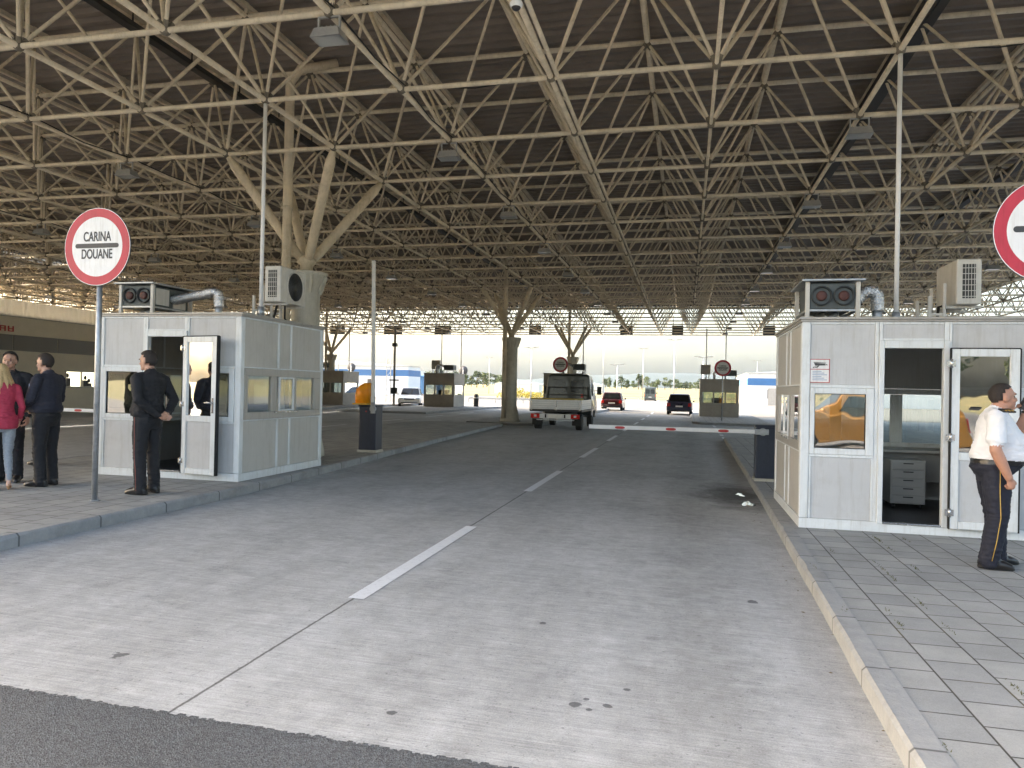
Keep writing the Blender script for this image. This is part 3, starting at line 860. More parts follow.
        # strip frame
        f = bx('window', GF, (*X(-.004, T), .104, BD - .104, .902, 1.01), (*X(-.004, T), .104, BD - .104, 1.56, 1.67), (*X(-.004, T), .104, .19, 1.012, 1.558), (*X(-.004, T), .82, .98, 1.012, 1.558), (*X(-.004, T), 2.16, BD - .104, 1.012, 1.558), (*X(-.004, T), 1.53, 1.575, 1.012, 1.558), bevel=.005)
        for y0, y1 in ((.19, .82), (1.575, 2.16)):
            mb = MB(); xx = xs + sgn * .02
            mb.add([(xx, y0, 1.01), (xx, y1, 1.01), (xx, y1, 1.56), (xx, y0, 1.56)], [(0, 1, 2, 3)])
            mb.build('pane', M['glass'], f)
        bx('slide_rail', M['steel'], (*X(-.03, -.006), .9, 1.62, .985, 1.008), parent=f)
        sash = bx('sash', W, (*X(-.012, .012), 1.455, 1.50, 1.012, 1.558), (*X(-.012, .012), 1.04, 1.08, 1.012, 1.558), (*X(-.012, .012), 1.082, 1.453, 1.53, 1.557), (*X(-.012, .012), 1.082, 1.453, 1.013, 1.04), parent=f, bevel=.004)
        mb = MB(); xx = xs
        mb.add([(xx, 1.08, 1.04), (xx, 1.455, 1.04), (xx, 1.455, 1.53), (xx, 1.08, 1.53)], [(0, 1, 2, 3)])
        mb.build('pane', M['glass'], f)
    # ---- rear wall
    bx('rear_frame', W, (.102, BW - .102, BD - T, BD - .004, .84, .90), (.102, BW - .102, BD - T, BD - .004, 1.6, 1.68), (.80, .88, BD - T, BD - .004, .902, 1.598), (1.62, 1.70, BD - T, BD - .004, .902, 1.598))
    bx('wall_panel', P, (.104, BW - .104, BD - .045, BD - .018, .12, .838), bevel=0)
    bx('wall_panel', P, (.104, BW - .104, BD - .045, BD - .018, 1.682, 2.424), bevel=0)
    for x0, x1 in ((.104, .80), (.88, 1.62), (1.70, BW - .104)):
        f = bx('window', W, (x0, x0 + .04, BD - .045, BD - .01, .902, 1.598), (x1 - .04, x1, BD - .045, BD - .01, .902, 1.598), bevel=.004)
        mb = MB(); mb.add([(x0 + .04, BD - .03, .902), (x1 - .04, BD - .03, .902), (x1 - .04, BD - .03, 1.598), (x0 + .04, BD - .03, 1.598)], [(0, 1, 2, 3)])
        mb.build('pane', M['glass'], f)
    # ---- inside: worktop along the rear and left
    bx('worktop', M['desk'], (.055, BW - .055, BD - .68, BD - .055, .80, .835), (.055, .56, .9, BD - .682, .80, .835))
    bx('desk_panel', M['panelin'], (.06, BW - .06, BD - .60, BD - .58, .40, .798), (.1, .13, .92, BD - .7, .1, .798))
    if inside == 'drawers':
        d = bx('drawer_cabinet', M['desk'], (1.32, 1.74, 1.35, 1.80, .16, .735), bevel=.006)
        for k in range(5):
            bx('drawer', M['desk'], (1.335, 1.725, 1.335, 1.348, .175 + .11 * k, .275 + .11 * k), parent=d, bevel=.003)
            bx('pull', M['dark'], (1.47, 1.59, 1.328, 1.334, .245 + .11 * k, .258 + .11 * k), parent=d, bevel=0)
        for x in (1.37, 1.69):
            for y in (1.40, 1.75):
                mb = MB(); mb.tube([(x - .014, y, .132), (x + .014, y, .132)], .03, 10); mb.bar((x, y, .13), (x, y, .165), .014, .014)
                mb.build('caster', M['dark'], d)
        bx('wall_socket', M['dark'], (.98, 1.03, BD - .606, BD - .601, .56, .64), bevel=0)
    bx('ceiling_unit', M['panelin'], (.2, 1.0, BD - .3, BD - .06, 2.05, 2.33), bevel=.02)
    return b
BRX, BRY = 1.32, 9.2
BLX, BLY = -8.82, 9.49
booth((BRX, BRY, PR), 'grey booth with a camera notice and open door, beside the officer in white', R(2), 'drawers')
booth((BLX, BLY, PL), 'grey and white booth with open glazed door behind the officer with hands at his back', R(11), 'plain')

# camera notice stuck to the booth
t = empty('camera_notice', (BRX + .095, BRY + .016, 1.83), 0, 'white notice with red border and a camera symbol stuck on the booth wall', 'notice')
mb = MB(); mb.box(0, .22, -.003, .001, 0, .28); mb.build('sheet', M['signwhite'], t)
mb = MB()
for q in ((0, .22, 0, .008), (0, .22, .272, .28), (0, .008, .008, .272), (.212, .22, .008, .272), (.008, .212, .155, .163)): mb.box(q[0], q[1], -.005, -.0032, q[2], q[3])
mb.build('border', M['red'], t)
mb = MB()
mb.prism([(.045, .235), (.165, .225), (.175, .205), (.06, .20)], -.005, -.0034); mb.prism([(.04, .245), (.18, .236), (.178, .229), (.04, .238)], -.005, -.0034)
mb.prism([(.09, .20), (.105, .20), (.085, .178), (.055, .178), (.055, .19), (.075, .19)], -.005, -.0034)
mb.prism([(.172, .222), (.195, .214), (.195, .207), (.176, .208)], -.005, -.0034)
mb.prism([(.03, .172), (.05, .195), (.05, .172)], -.005, -.0034)
mb.build('camera_symbol', M['signblack'], t)
M['noticeblue'] = mat('notice_print_blue', (.35, .42, .55), .6, 0, .1, 10)
mb = MB()
for k in range(6): mb.box(.03, .19 - .03 * (k % 3), -.005, -.0034, .03 + k * .02, .039 + k * .02)
mb.build('printed_lines', M['noticeblue'], t)

# roof equipment -----------------------------------------------------------
def vent_unit(loc, label, reach=.31):
    """twin-fan box under a flat lid, on four white posts, with a foil duct down into the roof"""
    r = empty('ventilation_unit', loc, 0, label, 'ventilation unit', 'ventilation units on the booth roofs')
    w, d = .63, .95
    for x in (0, w - .05):
        for y in (0, d - .05):
            mb = MB(); mb.box(x, x + .05, y, y + .05, 0, .485); mb.build('post', M['acwhite'], r, bevel=.004)
    mb = MB(); mb.box(-.05, w + .045, -.06, d + .05, .487, .512); mb.build('lid', M['galv'], r, bevel=.004)
    mb = MB()
    for y in (.01, d - .04): mb.box(.052, w - .052, y, y + .03, .12, .145)
    for x in (.01, w - .04): mb.box(x, x + .03, .052, d - .052, .12, .145)
    mb.build('cradle', M['galv'], r)
    mb = MB(); mb.box(.055, w - .055, .03, d - .05, .15, .47); mb.build('housing', M['ventbox'], r, bevel=.01)
    mb = MB(); mb.box(w - .053, w - .04, .12, .42, .18, .44); mb.box(w - .053, w - .04, .52, .82, .16, .38)
    mb.build('side_plate', M['acwhite'], r)
    for x in (.19, .445):
        mb = MB(); mb.lathe([(.118, -.03), (.122, .035), (.105, .04), (.10, 0), (.09, -.025)], 24, (x, .03, .31), axis='Y'); f = mb.build('fan', M['blackmetal'], r)
        mb = MB(); mb.lathe([(.062, -.03), (.062, .03), (.045, .04), (.015, .042)], 20, (x, .03, .31), axis='Y'); mb.build('fan_hub', M['fanhub'], f)
    for k, (x, y) in enumerate(((.15, .3), (.3, .25), (.35, .6))):
        mb = MB(); mb.tube([(x, y, .0), (x + .02, y, .07), (x + .12, y + .05, .12)], .03, 8); mb.build('pipe', M['galv'], r)
    # duct
    px = w + reach
    z0 = .30; R_ = .10; yd = d * .55
    pts = [(w - .06, yd, z0), (w + .05, yd, z0 + .01)]
    if reach > .6: pts += [(w + .3, yd, z0 + .05), (px - .25, yd, z0 + .09)]
    zt = z0 + .10 if reach > .6 else z0 + .05
    for k in range(8):
        a = PI / 2 - PI / 2 * k / 7 if reach > .6 else PI * .8 - PI * .8 * k / 7
        pts.append((px - R_ + R_ * math.cos(a), yd, zt - R_ + .02 + R_ * math.sin(a) + (.06 if reach < .6 else 0)))
    pts += [(px, yd, .26), (px, yd, .17)]
    fine = []
    for a, b in zip(pts, pts[1:]):
        for k in range(4): fine.append(tuple(a[i] + (b[i] - a[i]) * k / 4 for i in range(3)))
    fine.append(pts[-1])
    rr = [.075 + .008 * (k % 2) + rnd.uniform(-.006, .006) for k in range(len(fine))]
    mb = MB(); mb.tube(fine, rr, 14); mb.build('foil_duct', M['foil'], r)
    mb = MB(); mb.tube([(px, d * .55, 0), (px, d * .55, .20)], .06, 16); mb.tube([(px, d * .55, 0), (px, d * .55, .02)], .11, 16); mb.build('duct_spigot', M['galv'], r)
    return r
vent_unit((BRX + .10, BRY + .46, PR + BH + .002), 'dark twin-fan ventilation box with foil duct on the roof over the camera notice')
vent_unit((BLX + .06, BLY + .32, PL + BH + .002), 'twin-fan ventilation box with foil duct on the roof behind the round sign', .80)

def ac_unit(loc, label):
    r = empty('air_conditioner', loc, 0, label, 'air conditioner', 'air conditioners on the booth roofs')
    w, d, h = .30, .82, .60
    mb = MB(); mb.box(0, w, 0, d, .32, .32 + h); mb.build('casing', M['acwhite'], r, bevel=.02)
    mb = MB()
    mb.box(.07, w - .075, -.006, .0, .40, .85); g = mb.build('side_grille', M['acgrill'], r)
    mb = MB()
    for k in range(6): mb.box(.067, w - .072, -.012, -.007, .42 + k * .075, .428 + k * .075)
    for k in range(4): mb.box(.10 + .035 * k, .106 + .035 * k, -.012, -.0075, .40, .85)
    mb.build('grille_bars', M['acwhite'], g)
    mb = MB(); mb.lathe([(.265, -.01), (.265, .012), (.245, .014), (.24, -.005)], 32, (w, d * .56, .62), axis='X'); g = mb.build('fan_guard', M['acwhite'], r)
    mb = MB(); mb.lathe([(.238, -.02), (.238, .004), (.08, .006), (.078, .016), (.01, .018)], 32, (w, d * .56, .62), axis='X'); mb.build('fan', M['acgrill'], g)
    mb = MB()
    for k in range(1, 5): 
        n = 28; rr = .05 * k
        mb.tube([(w + .016, d * .56 + rr * math.cos(2 * PI * i / n), .62 + rr * math.sin(2 * PI * i / n)) for i in range(n + 1)], .003, 4, caps=False)
    mb.build('guard_wires', M['acgrill'], g)
    for y in (.12, d - .16):
        mb = MB()
        mb.box(-.1, w + .04, y, y + .04, .28, .318)
        mb.box(-.12, -.082, y, y + .04, 0, .62); mb.box(-.3, -.26, y, y + .04, 0, .45)
        mb.bar((-.28, y + .02, .2), (-.1, y + .02, .2), .03, .03)
        mb.build('stand', M['acwhite'], r, bevel=.003)
    mb = MB(); mb.tube([(.02, .5, .36), (-.06, .5, .34), (-.1, .45, .06), (-.02, .4, .03), (.1, .5, .02)], .02, 8); mb.tube([(.05, .56, .32), (.04, .58, .1), (.1, .62, .02)], .016, 8)
    mb.build('pipes', M['rubber'], r)
    return r
ac_unit((BRX + 2.13, BRY + 1.55, PR + BH + .002), 'white air conditioner on a stand on the roof near the cut-off round sign')
ac_unit((BLX + 1.98, BLY + 1.36, PL + BH + .002), 'air conditioner with round fan grille on the roof beside the thick column')

def roof_pole(i, j, zbase, label):
    p = bn(i, j)
    r = empty('roof_pole', (p.x, p.y, zbase), 0, label, 'pole', 'poles from booth roofs up to the canopy')
    L_ = ZB - zbase
    mb = MB(); mb.tube([(0, 0, .004), (0, 0, L_ - .05)], .03, 12); mb.build('shaft', M['pole'], r)
    mb = MB(); mb.tube([(0, 0, .003), (0, 0, .16)], .05, 12); mb.build('socket', M['galv'], r)
    return r
roof_pole(2, 1, PR + BH, 'tall white pole from the roof of the booth with the camera notice to the canopy')
roof_pole(-2, 1, PL + BH, 'tall white pole rising beside the air conditioner to the canopy, over the left booth')

# ------------------------------------------------------------------ round customs signs
def text_mesh(body, size, m, parent, name, loc, xs=.72, thick=0):
    cu = bpy.data.curves.new(name, 'FONT'); cu.body = body; cu.size = size; cu.align_x = 'CENTER'; cu.align_y = 'CENTER'; cu.extrude = .0012
    cu.offset = thick
    o = bpy.data.objects.new('tmp', cu); COL.objects.link(o)
    dg = bpy.context.evaluated_depsgraph_get(); dg.update()
    me = bpy.data.meshes.new_from_object(o.evaluated_get(dg))
    bpy.data.objects.remove(o)
    me.materials.clear(); me.materials.append(m)
    me.transform(Matrix.Rotation(PI / 2, 4, 'X') @ Matrix.Diagonal((xs, 1, 1, 1)))
    q = bpy.data.objects.new(name, me); COL.objects.link(q); q.parent = parent; q.location = loc
    return q
def round_sign(loc, zc, label, rad=.465, full=True, pole=True, tilt=0, group='round customs signs', rz=0):
    r = empty('round_sign', loc, rz, label, 'road sign', group)
    c = zc - loc[2]
    if pole:
        mb = MB(); mb.tube([(0, .05, -.02), (0, .05, c + .3)], .033, 14); mb.tube([(0, .05, 0), (0, .05, .012)], .06, 14); mb.build('pole', M['galv'], r)
    mb = MB(); mb.lathe([(rad, .0), (rad, .022), (rad - .012, .024), (.05, .0245)][::1], 48, (0, .0, c), axis='Y')
    # back plate lies behind (towards +y)
    mb = MB(); mb.lathe([(rad - .004, -.02), (rad, -.012), (rad, .0), (rad - .01, .001)], 48, (0, 0, c), axis='Y'); mb.build('plate', M['signback'], r)
    def disc(name, r0, r1, y, m):
        mb = MB(); n = 56
        for rr in (r0, r1):
            for k in range(n): mb.v.append((rr * math.cos(2 * PI * k / n), y, c + rr * math.sin(2 * PI * k / n)))
        for k in range(n):
            mb.f.append((k, (k + 1) % n, n + (k + 1) % n, n + k)); mb.m.append(0); mb.sm.append(False)
        return mb.build(name, m, r)
    disc('red_ring', rad - .008, rad * .765, -.004, M['signred'])
    disc('white_edge', rad - .001, rad - .008, -.004, M['signwhite'])
    disc('white_face', rad * .765, .001, -.0045, M['signwhite'])
    if full:
        mb = MB(); bw = rad * .60; bh = rad * .058
        pts = []
        for k in range(9): pts.append((bw + bh * math.sin(PI * k / 8), c + .012 + bh * math.cos(PI * k / 8)))
        for k in range(9): pts.append((-bw - bh * math.sin(PI * k / 8), c + .012 - bh * math.cos(PI * k / 8)))
        mb.prism(pts, -.008, -.006); mb.build('bar', M['signblack'], r)
        text_mesh('CARINA', rad * .345, M['signblack'], r, 'lettering', (0, -.007, c + .110 * rad / .465 + .006), .66, .0028)
        text_mesh('DOUANE', rad * .345, M['signblack'], r, 'lettering', (0, -.007, c - .092 * rad / .465), .65, .0028)
    return r
s1 = round_sign((-6.865, 7.33, PL), 3.275, 'round red and white CARINA DOUANE sign on a galvanised pole at the left')
round_sign((3.07, 7.25, PR), 3.16, 'round red and white sign cut off by the right edge above the officer in white')

# ------------------------------------------------------------------ boom barriers
def barrier_box(root, w=.33, d=.36, h=1.0):
    mb = MB(); mb.box(-w / 2, w / 2, -d / 2, d / 2, .05, h - .03); mb.build('cabinet', M['navy'], root, bevel=.015)
    mb = MB(); mb.box(-w / 2 - .015, w / 2 + .015, -d / 2 - .015, d / 2 + .015, h - .03, h + .012); mb.build('lid', M['navy'], root, bevel=.012)
    mb = MB(); mb.box(-w / 2 - .02, w / 2 + .02, -d / 2 - .02, d / 2 + .02, 0, .05); mb.build('plinth', M['concpier'], root)
    mb = MB(); mb.ell((-.03, -d / 2 - .004, h - .13), .022, .008, .018, 12, 6); mb.build('badge', M['red'], root)
    mb = MB(); mb.box(-w / 2 + .03, w / 2 - .03, -d / 2 - .004, -d / 2 + .001, .12, h - .2); mb.build('hatch', M['navy'], root, bevel=.003)
def boom(root, L_, up, z, xoff, mark=.0):
    """arm along local -x (down) or +z (up)"""
    a = empty('boom_arm', (xoff, -.21, z)); a.parent = root
    if up: a.rotation_euler = (0, R(89), 0)
    mb = MB(); mb.tube([(.02, .03, 0), (.02, -.03, 0)], .07, 14); mb.box(-.25, .12, -.02, .02, -.05, .05); mb.build('clamp', M['galv'], a, bevel=.006)
    mb = MB()
    mb.prism([(-.03, -.034), (.03, -.034), (.03, .036), (.0, .042), (-.03, .036)], -L_, -.12, 'X'); mb.build('beam', M['pole'], a, bevel=.006)
    k = .66
    while k < L_ - .1 and not up:
        mb = MB(); e = .09
        mb.prism([(-k - e, -.014), (-k - e + .04, -.025), (-k + e - .04, -.025), (-k + e, -.012), (-k + e, .012), (-k + e - .04, .024), (-k - e + .04, .024), (-k - e, .014)], -.0335, -.0312, 'Y')
        mb.build('red_band', M['red'], a); k += .93
    mb = MB(); mb.box(-L_ - .012, -L_ + .0, -.03, .03, -.034, .04); mb.build('end_cap', M['dark'], a)
r = empty('boom_barrier', (1.41, 14.0, PR), 0, 'lowered red and white boom across the lane with dark blue box', 'barrier', 'boom barriers')
barrier_box(r, .35, .36, 1.0); boom(r, 3.1, False, .885, -.08)
r = empty('boom_barrier', (-6.735, 14.95, PL), 0, 'barrier with its white arm raised upright beside the orange hood', 'barrier', 'boom barriers')
barrier_box(r, .40, .36, 1.02); boom(r, 3.20, True, .97, .14)
# orange bag pulled over the signal beside the arm
r = empty('hooded_signal', (-6.865, 14.83, PL + 1.034), 0, 'bright orange hood over a signal on top of the barrier box', 'signal')
mb = MB()
bm_pts = [(-.17, .03), (-.175, .2), (-.14, .34), (-.04, .42), (.10, .48), (.165, .47), (.175, .3), (.175, .03)]
vs = []; n = len(bm_pts)
for y, k in ((-.14, .86), (-.09, 1), (.09, 1), (.14, .86)):
    for a, b in bm_pts: vs.append((a * k * .86 + rnd.uniform(-.008, .008), y + rnd.uniform(-.01, .01), .03 + (b - .03) * (.9 + .1 * k) + rnd.uniform(-.006, .006)))
fs = [tuple(range(n)), tuple(reversed(range(3 * n, 4 * n)))]
for q in range(3):
    for i in range(n): fs.append((q * n + i, q * n + (i + 1) % n, (q + 1) * n + (i + 1) % n, (q + 1) * n + i))
mb.add(vs, fs, 0, True); mb.build('hood', M['orange'], r)
M['yellowrim'] = mat('yellow_plastic_rim', (.75, .42, .06), .5, 0, .1, 8)
mb = MB(); mb.box(-.19, .16, -.16, .16, 0, .035); mb.build('base', M['yellowrim'], r, bevel=.012)
r = empty('boom_barrier', (-10.85, 13.2, PL), 0, 'lowered red and white boom over the outer left lane behind the talking group', 'barrier', 'boom barriers')
barrier_box(r, .35, .36, .92); boom(r, 3.3, False, .80, -.08)

# ------------------------------------------------------------------ vehicles
M['carglass'] = mat('dark_car_glass', (.012, .014, .015), .08, 0, 0, spec=.5)
def paint(name, c, metal=.2): return mat(name, c, .28, metal, .05, 2, coat=.6)
M['carred'] = paint('red_car_paint', (.045, .005, .006)); M['carblue'] = paint('dark_blue_car_paint', (.016, .02, .05)); M['carwhite'] = paint('white_car_paint', (.72, .73, .74), 0)
M['vandark'] = paint('grey_green_van_paint', (.085, .10, .095)); M['truckdark'] = paint('dark_green_truck_paint', (.028, .035, .033), 0); M['caryellow'] = paint('orange_yellow_paint', (.47, .235, .045), 0)
M['tail'] = mat('red_lamp_glass', (.55, .02, .015), .15, 0, .1, 20); M['headlamp'] = mat('headlamp_glass', (.7, .72, .74), .1, .3, .05, 10)
M['plate'] = mat('number_plate', (.68, .68, .66), .4, 0, .05, 12); M['alu'] = mat('aluminium_dropside', (.60, .61, .62), .35, .55, .08, 4, stretch=(1, 1, 14), dirt=.15)
M['wood'] = mat('yellow_board', (.42, .31, .07), .7, 0, .2, 6)

def wheel(parent, x, y, r=.31, w=.2):
    s = 1 if x > 0 else -1
    g = MB(); g.lathe([(r * .62, -w / 2), (r * .96, -w / 2), (r, -w / 2 + .03), (r, w / 2 - .03), (r * .96, w / 2), (r * .62, w / 2)], 22, (x, y, r), axis='X')
    t = g.build('wheel', M['rubber'], parent)
    g = MB(); g.lathe([(r * .62, -w / 2 + .01), (r * .6, w * .42), (r * .2, w * .48), (.02, w * .5)], 16, (x, y, r), axis='X') if s > 0 else g.lathe([(.02, -w * .5), (r * .2, -w * .48), (r * .6, -w * .42), (r * .62, w / 2 - .01)], 16, (x, y, r), axis='X')
    g.build('rim', M['steel'], t)

def arch(cy, r, n=8):      # wheel arch points from front to back along the sill (y descending)
    return [(cy + r * math.cos(PI * k / n), .24 + r * math.sin(PI * k / n) * .95) for k in range(n + 1)]

def car(loc, rz, label, pm, L_=4.2, w=1.76, h=1.48, tail=True, cat='car', hatch=True, group=None):
    r = empty('parked_car' if cat == 'car' else 'van', loc, rz, label, cat, group)
    hw = w / 2; a, b = -L_ / 2, L_ / 2
    wr = .31; ya, yb = a + .78, b - .86
    belt = h * .60
    hood = belt * .93
    prof = [(a + .02, .36), (a, .52), (a + .05, belt * .9), (a + .10, belt)] + [(b - 1.25, belt + .02), (b - .55, hood - .05), (b - .12, hood - .18), (b, .55), (b - .02, .30)] + arch(yb, .36) + arch(ya, .36)
    # lofted body: full width at mid height, tucked in towards the edges
    def section(k, s): return [(s * hw * k, y, z) for y, z in prof]
    mb = MB(); n = len(prof)
    lev = [-.93, -1, -1, -.93]
    vs = []
    for x, sh in ((-hw * .93, .03), (-hw, 0), (hw, 0), (hw * .93, .03)):
        pass
    xs = [(-hw, 1), (-hw * .82, 1.0), (hw * .82, 1.0), (hw, 1)]
    for q, (x, k) in enumerate(xs):
        for y, z in prof:
            ins = .05 if q in (0, 3) else 0
            yy = y + (ins if y < 0 else -ins) if abs(y) > L_ / 2 - .3 else y
            zz = z - (.035 if q in (0, 3) and z > belt * .85 else 0)
            vs.append((x, yy, zz))
    fs = [tuple(range(n)), tuple(reversed(range(3 * n, 4 * n)))]
    for q in range(3):
        for i in range(n): fs.append((q * n + i, q * n + (i + 1) % n, (q + 1) * n + (i + 1) % n, (q + 1) * n + i))
    mb.add(vs, fs); mb.build('body', pm, r, bevel=.03)
    # greenhouse
    yr0, yr1 = (a + .12, a + .42) if hatch else (a + .55, a + 1.0)
    yf0, yf1 = b - 1.35, b - 2.05
    tw = hw * .76
    cab = [(-hw * .93, yr0, belt - .01), (hw * .93, yr0, belt - .01), (hw * .93, yf0, belt - .01), (-hw * .93, yf0, belt - .01), (-tw, yr1, h - .05), (tw, yr1, h - .05), (tw, yf1, h - .03), (-tw, yf1, h - .03),
           (-tw * .8, yr1 + .15, h), (tw * .8, yr1 + .15, h), (tw * .8, yf1 - .12, h), (-tw * .8, yf1 - .12, h)]
    fs = [(0, 1, 5, 4), (1, 2, 6, 5), (2, 3, 7, 6), (3, 0, 4, 7), (4, 5, 9, 8), (5, 6, 10, 9), (6, 7, 11, 10), (7, 4, 8, 11), (8, 9, 10, 11)]
    mb = MB(); mb.add(cab, fs); mb.build('roof', pm, r, bevel=.03)
    def quad(i0, i1, i2, i3, m, name, u0=.08, u1=.92, v0=.12, v1=.9, off=.012):
        P_ = [Vector(cab[i]) for i in (i0, i1, i2, i3)]
        f = lambda u, v: (P_[0] * (1 - u) + P_[1] * u) * (1 - v) + (P_[3] * (1 - u) + P_[2] * u) * v
        nn = (P_[1] - P_[0]).cross(P_[3] - P_[0]).normalized() * off
        q = [f(u0, v0) + nn, f(u1, v0) + nn, f(u1, v1) + nn, f(u0, v1) + nn]
        q2 = [p - nn * 1.5 for p in q]
        g = MB(); g.add(q + q2, [(0, 1, 2, 3), (0, 4, 5, 1), (1, 5, 6, 2), (2, 6, 7, 3), (3, 7, 4, 0)]); g.build(name, m, r)
    quad(0, 1, 5, 4, M['carglass'], 'rear_window'); quad(2, 3, 7, 6, M['carglass'], 'windscreen', .05, .95, .06, .95)
    for q in ((1, 2, 6, 5), (3, 0, 4, 7)):
        fl = q[0] == 3
        for u0, u1 in ((.10, .46), (.49, .86)) if not fl else ((.14, .51), (.54, .90)): quad(*q, M['carglass'], 'side_window', u0, u1, .1, .88)
    for x in (-hw + .1, hw - .1):
        for y in (ya, yb): wheel(r, x, y, wr)
    for s in (-1, 1):
        g = MB(); g.ell((s * (hw + .08), b - 1.5, belt + .07), .09, .05, .07, 10, 6); g.build('wing_mirror', pm, r)
        g = MB(); g.box(min(s * hw * .70, s * hw * .955), max(s * hw * .70, s * hw * .955), a + .005, a + .09, belt * .68, belt * .93); g.build('tail_light', M['tail'], r, bevel=.015)
        g = MB(); g.box(min(s * hw * .55, s * hw * .94), max(s * hw * .55, s * hw * .94), b - .17, b - .03, .56, .68); g.build('headlight', M['headlamp'], r, bevel=.02)
    g = MB(); g.box(-.26, .26, a - .012, a + .03, belt * .62, belt * .62 + .11); g.build('number_plate', M['plate'], r)
    g = MB(); g.box(-.26, .26, b - .02, b + .012, .40, .51); g.build('number_plate', M['plate'], r)
    g = MB(); g.box(-hw * .8, hw * .8, a - .03, a + .2, .25, .36); g.box(-hw * .75, hw * .75, b - .2, b + .01, .24, .33); g.build('bumper', M['dark'], r, bevel=.02)
    g = MB(); g.box(-hw * .45, hw * .45, b - .05, b + .006, .54, .66); g.build('grille', M['dark'], r, bevel=.01)
    return r
def behind(cy, L_): return cy + L_ / 2
car((-5.86, 61.2, 0.11), R(1), 'red hatchback driving away beside the truck', M['carred'], 4.0, 1.72, 1.5)
car((-.42, 57.3, .03), R(-1.5), 'dark blue hatchback driving away left of the far booth', M['carblue'], 4.3, 1.82, 1.56)
car((-22.0, 56.6, .13), R(198), 'white car facing the camera beside the far left booth', M['carwhite'], 4.4, 1.8, 1.5)

def van(loc, rz, label, pm):
    r = empty('van', loc, rz, label, 'van')
    w, L_, h = 2.0, 5.4, 2.55; hw = w / 2; a, b = -L_ / 2, L_ / 2
    prof = [(a, .35), (a, 1.2), (a + .06, h - .12), (a + .2, h), (b - 1.7, h), (b - 1.3, h - .12), (b - .75, 1.35), (b - .1, 1.05), (b, .6), (b, .32)] + arch(b - .95, .38) + arch(a + 1.0, .38)
    n = len(prof); mb = MB(); vs = []
    for x, k in ((-hw, 1), (-hw * .86, 0), (hw * .86, 0), (hw, 1)):
        for y, z in prof: vs.append((x * (1 - .09 * max(0, (z - 1.2) / 1.3)), y, z - (.05 * k if z > h - .2 else 0)))
    fs = [tuple(range(n)), tuple(reversed(range(3 * n, 4 * n)))]
    for q in range(3):
        for i in range(n): fs.append((q * n + i, q * n + (i + 1) % n, (q + 1) * n + (i + 1) % n, (q + 1) * n + i))
    mb.add(vs, fs); mb.build('body', pm, r, bevel=.04)
    for x0, x1 in ((-.8, -.06), (.06, .8)):
        g = MB(); g.add([(x0, a - .008, 1.35), (x1, a - .008, 1.35), (x1 * .97, a + .045, 2.15), (x0 * .97, a + .045, 2.15)], [(0, 1, 2, 3)]); g.build('rear_window', M['carglass'], r)
    for s in (-1, 1):
        g = MB(); g.box(min(s * .9, s * .98), max(s * .9, s * .98), a - .02, a + .06, .85, 1.3); g.build('tail_light', M['tail'], r)
        g = MB(); g.ell((s * 1.1, b - 1.2, 1.5), .1, .06, .16, 8, 6); g.build('wing_mirror', M['dark'], r)
        for y in (a + 1.0, b - .95): wheel(r, s * .88, y, .33)
    g = MB(); g.box(-.26, .26, a - .015, a + .01, .72, .83); g.build('number_plate', M['plate'], r)
    g = MB(); g.box(-.95, .95, a - .06, a + .1, .35, .55); g.build('bumper', M['dark'], r, bevel=.02)
    return r
van((-6.2, 133.5, 0), R(1), 'dark van far off on the sunny road beyond the canopy', M['vandark'])

